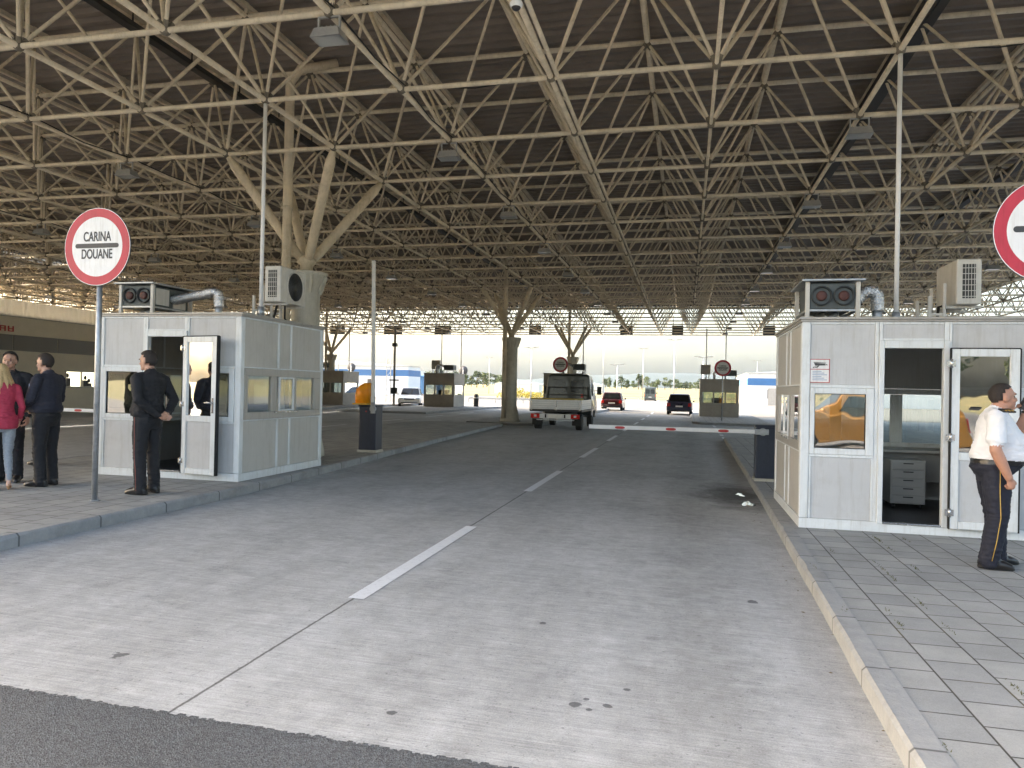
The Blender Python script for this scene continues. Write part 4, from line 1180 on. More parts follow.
def truck(loc, label):
    r = empty('flatbed_truck', loc, 0, label, 'truck')      # rear at y = 0, facing +y
    w = 2.08; hw = w / 2
    g = MB()
    for x in (-.42, .34): g.box(x, x + .08, .15, 4.9, .52, .66)
    for y in (.5, 1.6, 2.6): g.box(-.34, .34, y, y + .08, .53, .64)
    g.build('chassis', M['dark'], r)
    g = MB(); g.box(-hw, hw, .02, 3.02, .74, .83); bed = g.build('bed', M['dark'], r, bevel=.006)
    def board(name, x0, x1, y0, y1):
        g = MB(); g.box(x0, x1, y0, y1, .835, 1.215)
        o = g.build(name, M['alu'], r, bevel=.006)
        g = MB()
        for k in range(4):
            z = .88 + .085 * k
            if x1 - x0 > 1: g.box(x0 + .04, x1 - .04, y0 - .006, y0 - .001, z, z + .014)
            else: g.box(x1 + .001, x1 + .006, y0 + .04, y1 - .04, z, z + .014)
        g.build('rib', M['galv'], o)
        return o
    board('dropside', -hw, hw, 0, .03); board('dropside', -hw, -hw + .03, .034, 3.0); board('dropside', hw - .03, hw, .034, 3.0)
    for x in (-hw + .04, 0, hw - .1):
        g = MB(); g.box(x, x + .06, -.012, -.007, .80, 1.2); g.build('latch', M['steel'], r)
    g = MB(); g.box(-hw + .035, hw - .35, .05, .17, 1.15, 1.265); g.box(-hw + .1, hw - .3, .2, 2.7, 1.18, 1.25); g.build('yellow_board_load', M['wood'], r)
    # bumper bar with lights and plate
    g = MB(); g.box(-.88, .88, -.02, .08, .47, .66); bp = g.build('bumper', M['alu'], r, bevel=.01)
    for s in (-1, 1):
        g = MB(); g.box(min(s * .62, s * .97), max(s * .62, s * .97), -.05, -.021, .48, .655); t = g.build('tail_light', M['tail'], r, bevel=.01)
        g = MB(); g.box(min(s * .74, s * .84), max(s * .74, s * .84), -.056, -.0505, .53, .61); g.build('reflector', M['headlamp'], t)
        g = MB(); g.box(s * .38 - .03, s * .38 + .03, -.035, -.021, .50, .64); g.build('buffer', M['rubber'], r)
        g = MB(); g.box(min(s * .62, s * .98), max(s * .62, s * .98), .30, .32, .20, .60); g.build('mud_flap', M['rubber'], r)
        wheel(r, s * .84, .85, .33, .24); wheel(r, s * .84, 4.15, .33, .22)
    g = MB(); g.box(-.27, .27, -.036, -.0205, .51, .63); g.build('number_plate', M['plate'], r)
    g = MB(); g.box(-.75, .75, .02, .05, .40, .44); g.build('underrun_bar', M['galv'], r)
    # cab: narrows towards the roof
    y0, y1 = 3.15, 5.15; zt = 2.30
    prof = [(y0, .55), (y0, 1.2), (y0 + .06, zt - .06), (y0 + .16, zt), (y1 - 1.0, zt), (y1 - .82, zt - .08), (y1 - .35, 1.38), (y1 - .04, 1.05), (y1, .5), (y1 - .2, .4), (y1 - .66, .42), (y1 - .7, .72), (y1 - 1.3, .72), (y1 - 1.36, .42)]
    n = len(prof); mb = MB(); vs = []
    for x, k in ((-hw, 1), (-hw * .88, 0), (hw * .88, 0), (hw, 1)):
        for y, z in prof: vs.append((x * (.98 - .12 * max(0, (z - 1.2) / 1.1)), y, z - (.06 * k if z > zt - .1 else 0)))
    fs = [tuple(range(n)), tuple(reversed(range(3 * n, 4 * n)))]
    for q in range(3):
        for i in range(n): fs.append((q * n + i, q * n + (i + 1) % n, (q + 1) * n + (i + 1) % n, (q + 1) * n + i))
    mb.add(vs, fs); cab = mb.build('cab', M['truckdark'], r, bevel=.03)
    for x0, x1 in ((-.62, -.12), (.12, .62)):
        g = MB(); g.add([(x0, y0 + .003, 1.50), (x1, y0 + .003, 1.50), (x1, y0 + .035, 2.02), (x0, y0 + .035, 2.02)], [(0, 1, 2, 3)]); g.build('rear_window', M['carglass'], cab)
    g = MB(); g.add([(-.8, y1 - .33, 1.44), (.8, y1 - .33, 1.44), (.74, y1 - .78, 2.12), (-.74, y1 - .78, 2.12)], [(0, 1, 2, 3)]); g.build('windscreen', M['carglass'], cab)
    for s in (-1, 1):
        q = [(s * (hw * .975), y0 + .75, 1.36), (s * (hw * .955), y1 - .5, 1.38), (s * (hw * .895), y1 - .92, 2.1), (s * (hw * .895), y0 + .75, 2.1)]
        g = MB(); g.add(q, [(0, 1, 2, 3)]); g.build('side_window', M['carglass'], cab)
        g = MB(); g.box(s * 1.2 - .1, s * 1.2 + .1, y1 - .75, y1 - .68, 1.42, 1.78); g.bar((s * .98, y1 - .7, 1.6), (s * 1.15, y1 - .7, 1.6), .03, .03); g.build('wing_mirror', M['dark'], r, bevel=.02)
        g = MB(); g.box(s * .78 - .12, s * .78 + .12, y1 - .06, y1 + .012, .62, .8); g.build('headlight', M['headlamp'], r)
    g = MB()
    for x in (-.95, .95): g.bar((x * .98, y0 - .06, .83), (x * .9, y0 - .06, 1.75), .05, .05)
    g.bar((-.9, y0 - .06, 1.72), (.9, y0 - .06, 1.72), .05, .05); g.bar((-.93, y0 - .06, 1.4), (.93, y0 - .06, 1.4), .04, .04)
    g.build('headboard', M['dark'], r)
    g = MB(); g.box(.55, .66, y0 - .012, y0 + .0, 1.30, 1.44); g.build('warning_sticker', M['red'], cab)
    return r
truck((-4.98, 28.35, .085), 'small flatbed truck with dark cab and aluminium dropsides stopped past the boom')

# ------------------------------------------------------------------ farther booths (seen from behind and in shade)
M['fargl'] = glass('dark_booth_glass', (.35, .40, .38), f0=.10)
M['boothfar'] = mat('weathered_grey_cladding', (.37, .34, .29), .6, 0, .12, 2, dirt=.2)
def far_booth(loc, label, w=2.9, d=2.6, h=2.45, sign=None, duct=1, ac=True):
    r = empty('control_booth', loc, 0, label, 'booth', 'booths at the canopy')
    g = MB()
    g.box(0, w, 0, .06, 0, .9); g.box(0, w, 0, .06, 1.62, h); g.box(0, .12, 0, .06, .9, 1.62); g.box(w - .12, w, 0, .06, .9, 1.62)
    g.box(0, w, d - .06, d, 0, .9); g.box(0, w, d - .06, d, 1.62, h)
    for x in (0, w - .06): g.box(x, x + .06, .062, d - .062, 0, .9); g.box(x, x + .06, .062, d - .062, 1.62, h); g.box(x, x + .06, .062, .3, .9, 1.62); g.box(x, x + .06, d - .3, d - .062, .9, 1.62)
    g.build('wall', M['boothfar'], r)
    g = MB(); g.box(-.03, w + .03, -.03, d + .03, h + .002, h + .05); g.build('roof', M['greyframe'], r)
    for k in range(3):
        x0 = .12 + (w - .24) * k / 3; x1 = .12 + (w - .24) * (k + 1) / 3
        g = MB(); g.box(x0, x0 + .04, .0, .05, .902, 1.618); g.box(x1 - .04, x1, .0, .05, .902, 1.618); f = g.build('window', M['greyframe'], r)
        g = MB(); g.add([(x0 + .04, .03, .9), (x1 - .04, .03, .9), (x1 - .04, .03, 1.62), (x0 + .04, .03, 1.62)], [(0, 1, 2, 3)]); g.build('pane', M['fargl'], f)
    for x in (.03, w - .03):
        g = MB(); g.add([(x, .3, .9), (x, d - .3, .9), (x, d - .3, 1.62), (x, .3, 1.62)], [(0, 1, 2, 3)]); g.build('side_pane', M['glass'], r)
    g = MB(); g.add([(.1, d - .03, .9), (w - .1, d - .03, .9), (w - .1, d - .03, 1.62), (.1, d - .03, 1.62)], [(0, 1, 2, 3)]); g.build('rear_pane', M['glass'], r)
    g = MB(); g.box(.3, w - .3, d - .9, d - .3, .75, .8); g.box(.8, 1.5, 1.0, 1.5, .1, 1.25); g.build('furniture', M['dark'], r)
    return r
far_booth((-19.0, 51.5, .26), 'far beige booth between the white car and a black bollard', 2.35, 2.6)
far_booth((.9, 50.3, .13), 'far booth with round sign on its roof right of the dark blue car', 2.5, 2.6)
far_booth((-8.8, 45.6, .25), 'booth mostly hidden behind the cab of the truck, round sign above it', 2.5, 2.6)
far_booth((-27.3, 49.0, .26), 'far grey booth at the left, just past the thick column', 3.0, 2.6)

def roof_kit(loc, label, m):
    r = empty('ventilation_unit', loc, 0, label, 'ventilation unit', 'ventilation units on the booth roofs')
    g = MB(); g.box(0, .75, 0, .7, .22, .6); g.build('housing', m, r, bevel=.02)
    g = MB()
    for x in (0, .71):
        for y in (0, .66): g.box(x, x + .04, y, y + .04, 0, .22)
    g.build('post', M['galv'], r)
    g = MB(); g.tube([(0, .3, .45), (-.25, .3, .58), (-.55, .3, .6), (-.68, .3, .42), (-.68, .3, 0)], .09, 10); g.build('foil_duct', M['foil'], r)
    return r
roof_kit((-7.0, 46.0, .25 + 2.51), 'small duct and vent on the roof behind the truck cab', M['ventbox'])
roof_kit((-17.5, 51.6, .26 + 2.51), 'small duct and vent on the roof of the far beige booth', M['ventbox'])
roof_kit((2.5, 50.6, .13 + 2.51), 'dark vent right of the round sign on the far booth', M['ventbox'])
roof_kit((-26.4, 49.2, .26 + 2.51), 'dark vents on the roof of the far grey booth at the left', M['ventbox'])
def roof_box(loc, label):
    r = empty('air_conditioner', loc, 0, label, 'air conditioner', 'air conditioners on the booth roofs')
    g = MB(); g.box(-.32, .32, 0, .3, .3, .95); g.build('casing', M['boothfar'], r, bevel=.02)
    for x in (-.25, .2):
        g = MB(); g.box(x, x + .05, .05, .25, 0, .3); g.build('stand', M['galv'], r)
roof_box((-18.3, 52.0, .26 + 2.51), 'dark box on the roof of the far beige booth, left end')
roof_box((1.25, 50.9, .13 + 2.51), 'dark box on the roof of the far booth, left of its round sign')
def at_px(px, Y):
    t = (px - 512) / 731.8
    s, c = math.sin(.2337), math.cos(.2337)
    return (-s + c * t) / (c + s * t) * Y
round_sign((at_px(560, 43.6), 43.6, .25), 3.22, 'pale round red-rimmed sign above the truck cab', .465)
round_sign((at_px(722.5, 43.2), 43.2, .13), 3.12, 'round red-rimmed sign in front of the far right booth', .465)
round_sign((at_px(463, 70), 70, .0), 3.45, 'round sign seen from its dark back beyond the far beige booth', .465, rz=PI)
round_sign((at_px(351, 70), 70, .0), 3.6, 'round sign seen from its dark back left of the raised barrier arm', .465, rz=PI)
def thin_pole(x, y, z0, z1, label, rad=.035, name='roof_pole', group='poles from booth roofs up to the canopy'):
    r = empty(name, (x, y, z0), 0, label, 'pole', group)
    mb = MB(); mb.tube([(0, 0, 0), (0, 0, z1 - z0)], rad, 8); mb.build('shaft', M['galv'], r)
    mb = MB(); mb.tube([(0, 0, 0), (0, 0, .14)], rad * 1.8, 8); mb.build('socket', M['galv'], r)
thin_pole(-17.9, 52.2, .26 + 2.5, ZB, 'thin pole on the left of the two above the far beige booth')
thin_pole(-16.8, 53.6, .26 + 2.5, ZB, 'thin pole on the right of the two above the far beige booth')
thin_pole(1.3, 51.6, .13 + 2.5, ZB, 'thin pole on the left of the two above the far right booth')
thin_pole(2.6, 52.0, .13 + 2.5, ZB, 'thin pole on the right of the two above the far right booth')
thin_pole(-6.5, 47.0, .25 + 2.5, ZB, 'thin pole above the booth behind the truck cab')
thin_pole(-24.6, 50.5, .26 + 2.5, ZB, 'thin pole above the far grey booth at the left')
# dark post with lattice mast at the left of the white car
r = empty('antenna_mast', (-20.75, 50, .26), 0, 'dark post with fittings standing beside the white car', 'mast')
mb = MB(); mb.tube([(0, 0, 0), (0, 0, ZB - .26)], .085, 12); mb.build('shaft', M['greyframe'], r)
for q, nm in (((-.35, .4, -.1, -.09, 1.85, 1.95), 'bracket'), ((-.16, .16, -.16, .16, 4.35, 4.6), 'collar'), ((-.22, .22, -.12, .12, .9, 1.35), 'switch_box')):
    mb = MB(); mb.box(*q); mb.build(nm, M['dark'], r)
r = empty('lattice_mast', (-26.2, 62, .0), 0, 'pale lattice mast left of the dark post', 'mast')
mb = MB()
for x, y in ((-.2, -.2), (.2, -.2), (0, .25)): mb.tube([(x, y, 0), (x, y, 7.5)], .03, 6)
for k in range(18):
    z = .2 + .4 * k
    mb.bar((-.2, -.2, z), (.2, -.2, z + .4 * (k % 2)), .02, .02); mb.bar((-.2, -.2, z), (0, .25, z + .4), .02, .02); mb.bar((.2, -.2, z), (0, .25, z + .4), .02, .02)
mb.build('frame', M['galv'], r)
# bollard and guard rails behind
r = empty('bollard', (-16.0, 55.2, .1), 0, 'black bollard right of the far beige booth', 'bollard')
mb = MB(); mb.lathe([(.2, 0), (.19, 1.0), (.16, 1.12), (.05, 1.15)], 16); mb.build('post', M['dark'], r)
mb = MB(); mb.lathe([(.202, .8), (.202, .9)], 16); mb.build('band', M['plate'], r)
def guard_rail(x0, x1, y, label, y1=None, z0=-.03):
    r = empty('guard_rail', (x0, y, z0), 0, label, 'guard rail', 'guard rails beyond the canopy')
    y1 = y if y1 is None else y1
    d = Vector((x1 - x0, y1 - y, 0))
    mb = MB()
    for z in (.56, .68): mb.bar((0, 0, z), (d.x, d.y, z), .03, .10)
    mb.build('rail', M['galv'], r)
    n = int(d.length / 2.5)
    for k in range(n + 1):
        mb = MB(); mb.box(d.x * k / n - .04, d.x * k / n + .04, d.y * k / n + .03, d.y * k / n + .1, 0, .74); mb.build('post', M['galv'], r)
guard_rail(-23.5, -14.2, 78, 'guard rail on the grass right of the far beige booth')
guard_rail(-30, 24, 152, 'long guard rail crossing the dry field below the trees', 150)

# ------------------------------------------------------------------ lane boxes under the far eave
for k, (x, w, lab) in enumerate(((-23.5, 1.55, 'dark box hanging below the far eave above the white car'), (-19.2, 1.35, 'dark box hanging below the far eave above the far beige booth'),
                                 (-11.6, .95, 'dark box below the far eave right of the free-standing column'), (-4.5, .95, 'dark box below the far eave above the red car'),
                                 (-.7, .82, 'dark box below the far eave above the dark blue car'), (5.8, .85, 'dark box below the far eave beside the wall of the near booth'), (-28.5, 1.3, 'dark box below the far eave just right of the thick column'))):
    r = empty('lane_signal', (x, 56.2, ZB - .02), 0, lab, 'lane signal', 'lane signals hanging below the far eave')
    mb = MB(); mb.box(-w / 2, w / 2, -.12, .12, -.08, .62); mb.build('housing', M['dark'], r, bevel=.02)
    mb = MB(); mb.box(-w / 2 + .06, w / 2 - .06, -.135, -.121, -.02, .56); mb.build('face', M['signblack'], r)
    mb = MB()
    for sx in (-.8, .8): mb.tube([(sx * w / 2, 0, .6), (sx * w / 2, .3, 1.4)], .03, 6)
    mb.build('hanger', M['galv'], r)

# ------------------------------------------------------------------ office building at the left
r = empty('office_building', (-31, 33, 0), 0, 'long beige office building with pale ribbed fascia at the left', 'building')
y0, y1 = 18 - 33, 56 - 33
wy0, wy1 = 31.2 - 33, 33.3 - 33
mb = MB()
def wallseg(a, b, z0, z1): mb.box(-.3, 0, a, b, z0, z1)
wallseg(y0, wy0, .2, 4.6); wallseg(wy1, y1, .2, 4.6); wallseg(wy0, wy1, .2, 1.28); wallseg(wy0, wy1, 2.17, 4.6)
mb.box(-10, -.302, y0, y0 + .3, .2, 4.6); mb.box(-10, -.302, y1 - .3, y1, .2, 4.6); mb.box(-10, -9.7, y0 + .302, y1 - .302, .2, 4.6)
mb.build('wall', M['beige'], r)
mb = MB(); mb.box(-10.2, .2, y0 - .2, y1 + .2, 4.602, 4.72); mb.build('roof', M['greyframe'], r)
mb = MB(); mb.box(-10, .06, y0, y1, 0, .2); mb.build('plinth', M['brownband'], r)
mb = MB(); nseg = 130; xw = .26
pts = []
for k in range(nseg * 4 + 1):
    t = k % 4; yy = y0 - .2 + (y1 - y0 + .4) * k / (nseg * 4)
    pts.append((xw + (.035 if t in (1, 2) else 0), yy))
for x, yy in pts: mb.v += [(x, yy, 4.62), (x, yy, 5.38)]
for k in range(len(pts) - 1):
    mb.f.append((2 * k, 2 * k + 2, 2 * k + 3, 2 * k + 1)); mb.m.append(0); mb.sm.append(False)
mb.build('fascia', M['fascia'], r)
mb = MB(); y = y0 + .1
while y < y1 - 2.6:
    mb.box(.0, .03, y, y + 2.48, 3.02, 3.76); y += 2.52
mb.build('window_band', M['brownband'], r)
mb = MB(); z0, z1 = 1.28, 2.17
mb.box(-.05, .03, wy0, wy1, z0, z0 + .07); mb.box(-.05, .03, wy0, wy1, z1 - .07, z1)
for y in (wy0, (wy0 + wy1) / 2 - .035, wy1 - .07): mb.box(-.05, .03, y, y + .07, z0 + .07, z1 - .07)
f = mb.build('window', M['greyframe'], r)
M['litroom'] = mat('lit_room_window', (.95, .88, .62), .3, 0, .25, 1.2, emit=.55)
mb = MB(); mb.add([(-.2, wy0, z0), (-.2, wy1, z0), (-.2, wy1, z1), (-.2, wy0, z1)], [(0, 1, 2, 3)]); mb.build('lit_pane', M['litroom'], f)
mb = MB()
for y, h in ((wy0 + .3, .55), (wy0 + 1.45, .45), (wy0 + 1.7, .3)):
    mb.ell((-.14, y, z0 + h + .08), .05, .1, .12, 8, 6); mb.box(-.18, -.1, y - .16, y + .16, z0 + .07, z0 + h - .05)
mb.build('room_silhouettes', M['dark'], f)
# red neon-like letters, only their tail shows in the photograph
for k in range(3):
    y = 28.0 - 33 - .42 * k
    mb = MB(); mb.box(.03, .08, y - .14, y - .10, 3.90, 4.16); mb.box(.03, .08, y + .10, y + .14, 3.90, 4.16); mb.box(.03, .08, y - .098, y + .098, 4.12 if k % 2 else 3.9, 4.16 if k % 2 else 3.94); mb.box(.03, .08, y - .098, y + .098, 4.01, 4.05)
    mb.build('letter', M['red'], r)

# ------------------------------------------------------------------ warehouses in the distance
def warehouse(x0, x1, y, d, h, label, s0, s1, win=()):
    r = empty('warehouse', ((x0 + x1) / 2, y, tz(x0, y)), 0, label, 'warehouse', 'warehouses beyond the canopy')
    hw = (x1 - x0) / 2
    mb = MB(); mb.box(-hw, hw, 0, d, 0, s0); mb.box(-hw, hw, 0, d, s1, h); mb.build('wall', M['whitewash'], r)
    mb = MB(); mb.box(-hw - .03, hw + .03, -.03, d + .03, s0 + .002, s1 - .002); mb.build('stripe', M['blueclad'], r)
    mb = MB(); mb.prism([(-hw - .3, h + .002), (hw + .3, h + .002), (0, h + .9)], -.3, d + .3, 'Y'); mb.build('roof', M['whitewash'], r)
    for x in win:
        mb = MB(); mb.box(x - .5, x + .5, -.05, -.002, s0 - 2.0, s0 - .6); mb.build('window', M['brownband'], r)
    mb = MB(); mb.box(-hw + 3, -hw + 7, -.06, -.003, .05, 4.2 if s0 > 4.3 else s0 - .4); mb.build('gate', M['greyframe'], r)
    return r
warehouse(-76, -47.6, 121, 6, 5.3, 'white warehouse with blue stripe behind the raised barrier arm', 3.5, 4.6, (-8, -3, 2, 7))
warehouse(9.2, 40, 118, 26, 5.0, 'low white warehouse with blue stripe right of the far booth', 3.1, 4.2, (-12, -10.8, -9))
r = empty('shed', (at_px(419, 150), 150, tz(-56, 150)), 0, 'blue metal shed right of the white warehouse', 'shed')
mb = MB(); mb.box(-3, 2, 0, 12, 0, 3.6); mb.build('wall', M['blueclad'], r)
mb = MB(); mb.prism([(-3.2, 3.6), (2.2, 3.6), (-.5, 4.2)], -.2, 12.2, 'Y'); mb.build('roof', M['blueclad'], r)
for k, (x, y, w, lab) in enumerate(((-44, 190, 12, 'pale low shed in the field left of the free-standing column'), (-30, 230, 9, 'low pale shed in the field right of the free-standing column'))):
    r = empty('shed', (x, y, tz(x, y)), 0, lab, 'shed')
    mb = MB(); mb.box(-w / 2, w / 2, 0, 6, 0, 2.6); mb.build('wall', M['whitewash'], r)
    mb = MB(); mb.prism([(-w / 2 - .3, 2.6), (w / 2 + .3, 2.6), (0, 3.5)], -.2, 6.2, 'Y'); mb.build('roof', M['whitewash'], r)

# ------------------------------------------------------------------ lamp posts
def lamp_post(px, Y, ztop, label, rad=.07):
    x = at_px(px, Y); z0 = min(0, tz(x, Y)) if Y < 150 else tz(x, Y)
    r = empty('lamp_post', (x, Y, z0), 0, label, 'lamp post', 'lamp posts beyond the canopy')
    H = ztop - z0
    mb = MB(); mb.tube([(0, 0, 0), (0, 0, H)], [rad * 1.3, rad * .7], 8); mb.build('post', M['galv'], r)
    for s in (-1, 1):
        mb = MB(); mb.bar((0, 0, H), (s * .5, 0, H + .06), .05, .05); mb.box(min(s * .3, s * 1.0), max(s * .3, s * 1.0), -.14, .14, H + .08, H + .16); mb.build('lamp_head', M['lamp'], r)
for px, Y, zt, lab in ((531, 92, 7.0, 'lamp post just left of the truck'), (643, 142, 9.9, 'lamp post rising left of the dark van'), (674, 104, 8.9, 'tall lamp post behind the dark blue car'),
                       (617, 100, 5.2, 'short lamp post behind the red car'), (603, 120, 12.6, 'lamp post beside the truck cab on its right'), (703, 84, 5.6, 'slim lamp post at the left edge of the far right booth'),
                       (338, 110, 12, 'lamp post between the thick column and the raised arm'), (390, 135, 13, 'lamp post behind the white warehouse corner'), (489, 170, 9, 'lamp post left of the free-standing column'), (757, 170, 9, 'lamp post above the right warehouse')):
    lamp_post(px, Y, zt, lab)

# ------------------------------------------------------------------ trees
def leaf_clump(mb, c, rx, ry, rz, n, size, mi=0):
    for _ in range(n):
        while True:
            p = Vector((rnd.uniform(-1, 1), rnd.uniform(-1, 1), rnd.uniform(-1, 1)))
            if .25 < p.length < 1: break
        p = Vector((p.x * rx, p.y * ry, p.z * rz)) + Vector(c)
        a = Vector((rnd.gauss(0, 1), rnd.gauss(0, 1), rnd.gauss(0, .7))).normalized(); u, v = perp(a)
        s = size * rnd.uniform(.6, 1.4)
        mb.add([p - u * s, p + v * s * .6, p + u * s, p - v * s * .6], [(0, 1, 2, 3)], mi)
def tree(x, y, h, w, label, m, group, n=420, leaf=None, trunk=True):
    z = tz(x, y)
    r = empty('tree', (x, y, z), rnd.uniform(0, 6.28), label, 'tree', group)
    leaf = leaf or h * .045
    mb = MB()
    th = h * .35
    mb.tube([(0, 0, -.2), (0, 0, th), (rnd.uniform(-.05, .05) * h, 0, h * .75)], [h * .03, h * .022, h * .006], 7)
    for k in range(5):
        a = rnd.uniform(0, 6.28); zz = th * rnd.uniform(.8, 1.5); ll = w * rnd.uniform(.5, .9)
        mb.tube([(0, 0, zz), (math.cos(a) * ll * .5, math.sin(a) * ll * .5, zz + h * .15), (math.cos(a) * ll * .8, math.sin(a) * ll * .8, zz + h * .3)], [h * .013, h * .009, h * .004], 5)
    mb.build('trunk', M['bark'], r)
    mb = MB(); k = 11
    for q in range(k):
        a = rnd.uniform(0, 6.28); rr = w * rnd.uniform(.1, .75); t = rnd.uniform(.22, .9)
        rr *= math.sin(PI * min(1, t * .8 + .2)) * .95
        leaf_clump(mb, (math.cos(a) * rr, math.sin(a) * rr, h * t), w * rnd.uniform(.28, .5), w * rnd.uniform(.28, .5), h * rnd.uniform(.1, .2), n // k, leaf)
    mb.build('crown', m, r)
    return r
n_l = n_r = 0
for k in range(19):
    px = 606 + k * 5.3 + rnd.uniform(-1.5, 1.5); Y = rnd.uniform(440, 560)
    lab = '%s tree from the left in the distant row under the hills, right of the truck' % ORD[k]
    tree(at_px(px, Y), Y, rnd.uniform(4.5, 9.5), rnd.uniform(2.6, 4.6), lab, M['leaf' if k % 3 else 'leafdark'], 'distant trees under the hills', 420, .42)
for k in range(13):
    px = 428 + k * 6.0 + rnd.uniform(-1.5, 1.5); Y = rnd.uniform(330, 420)
    lab = '%s tree from the left in the distant row beyond the far beige booth' % ORD[k]
    tree(at_px(px, Y), Y, rnd.uniform(6.5, 9), rnd.uniform(3.2, 5), lab, M['leafdark' if k % 3 else 'leaf'], 'distant trees at the left', 420, .42)
for k, (px, Y, h, w) in enumerate(((505, 120, 2.0, 2.6), (516, 112, 2.4, 2.8), (524, 118, 1.9, 2.4), (533, 108, 1.6, 2.2), (541, 125, 1.8, 2.5))):
    x = at_px(px, Y); r = empty('bush', (x, Y, tz(x, Y)), 0, '%s yellow bush from the left beside the truck' % ORD[k], 'bush', 'yellow bushes left of the truck')
    mb = MB()
    for a in range(6): mb.tube([(0, 0, -.05), (rnd.uniform(-.5, .5) * w, rnd.uniform(-.5, .5) * w, h * .6)], [.03, .01], 5)
    mb.build('stems', M['bark'], r)
    mb = MB()
    for q in range(6): leaf_clump(mb, (rnd.uniform(-.5, .5) * w, rnd.uniform(-.5, .5) * w, h * rnd.uniform(.25, .7)), w * .35, w * .35, h * .3, 60, .12)
    mb.build('foliage', M['leafyellow'], r)
# behind the camera: trees, a pale building and a yellow car that only the booth glass shows
for k, (x, y, h, w) in enumerate(((9, -42, 9, 4.5), (15, -48, 10, 5), (21, -44, 8, 4.2), (-14, -45, 9, 4.6), (-24, -42, 10, 5), (2, -55, 8, 4))):
    tree(x, y, h, w, '%s broad tree of the row that only the booth glass mirrors' % ORD[k], M['leaf'], 'trees mirrored in the booth glass', 900, .3)

# ------------------------------------------------------------------ people
def ring_loft(rings, n=14):
    """rings: (centre, rx, ry, axis_z, axis_x); returns verts, faces with closed ends"""
    vs = []; fs = []
    for c, rx, ry, az, ax in rings:
        az = Vector(az).normalized(); ax = Vector(ax); ax = (ax - az * ax.dot(az)).normalized(); ay = az.cross(ax)
        for i in range(n):
            a = 2 * PI * i / n
            vs.append(Vector(c) + ax * rx * math.cos(a) + ay * ry * math.sin(a))
    for k in range(len(rings) - 1):
        for i in range(n):
            j = (i + 1) % n
            fs.append((k * n + i, k * n + j, (k + 1) * n + j, (k + 1) * n + i))
    fs.append(tuple(reversed(range(n)))); fs.append(tuple((len(rings) - 1) * n + i for i in range(n)))
    return vs, fs

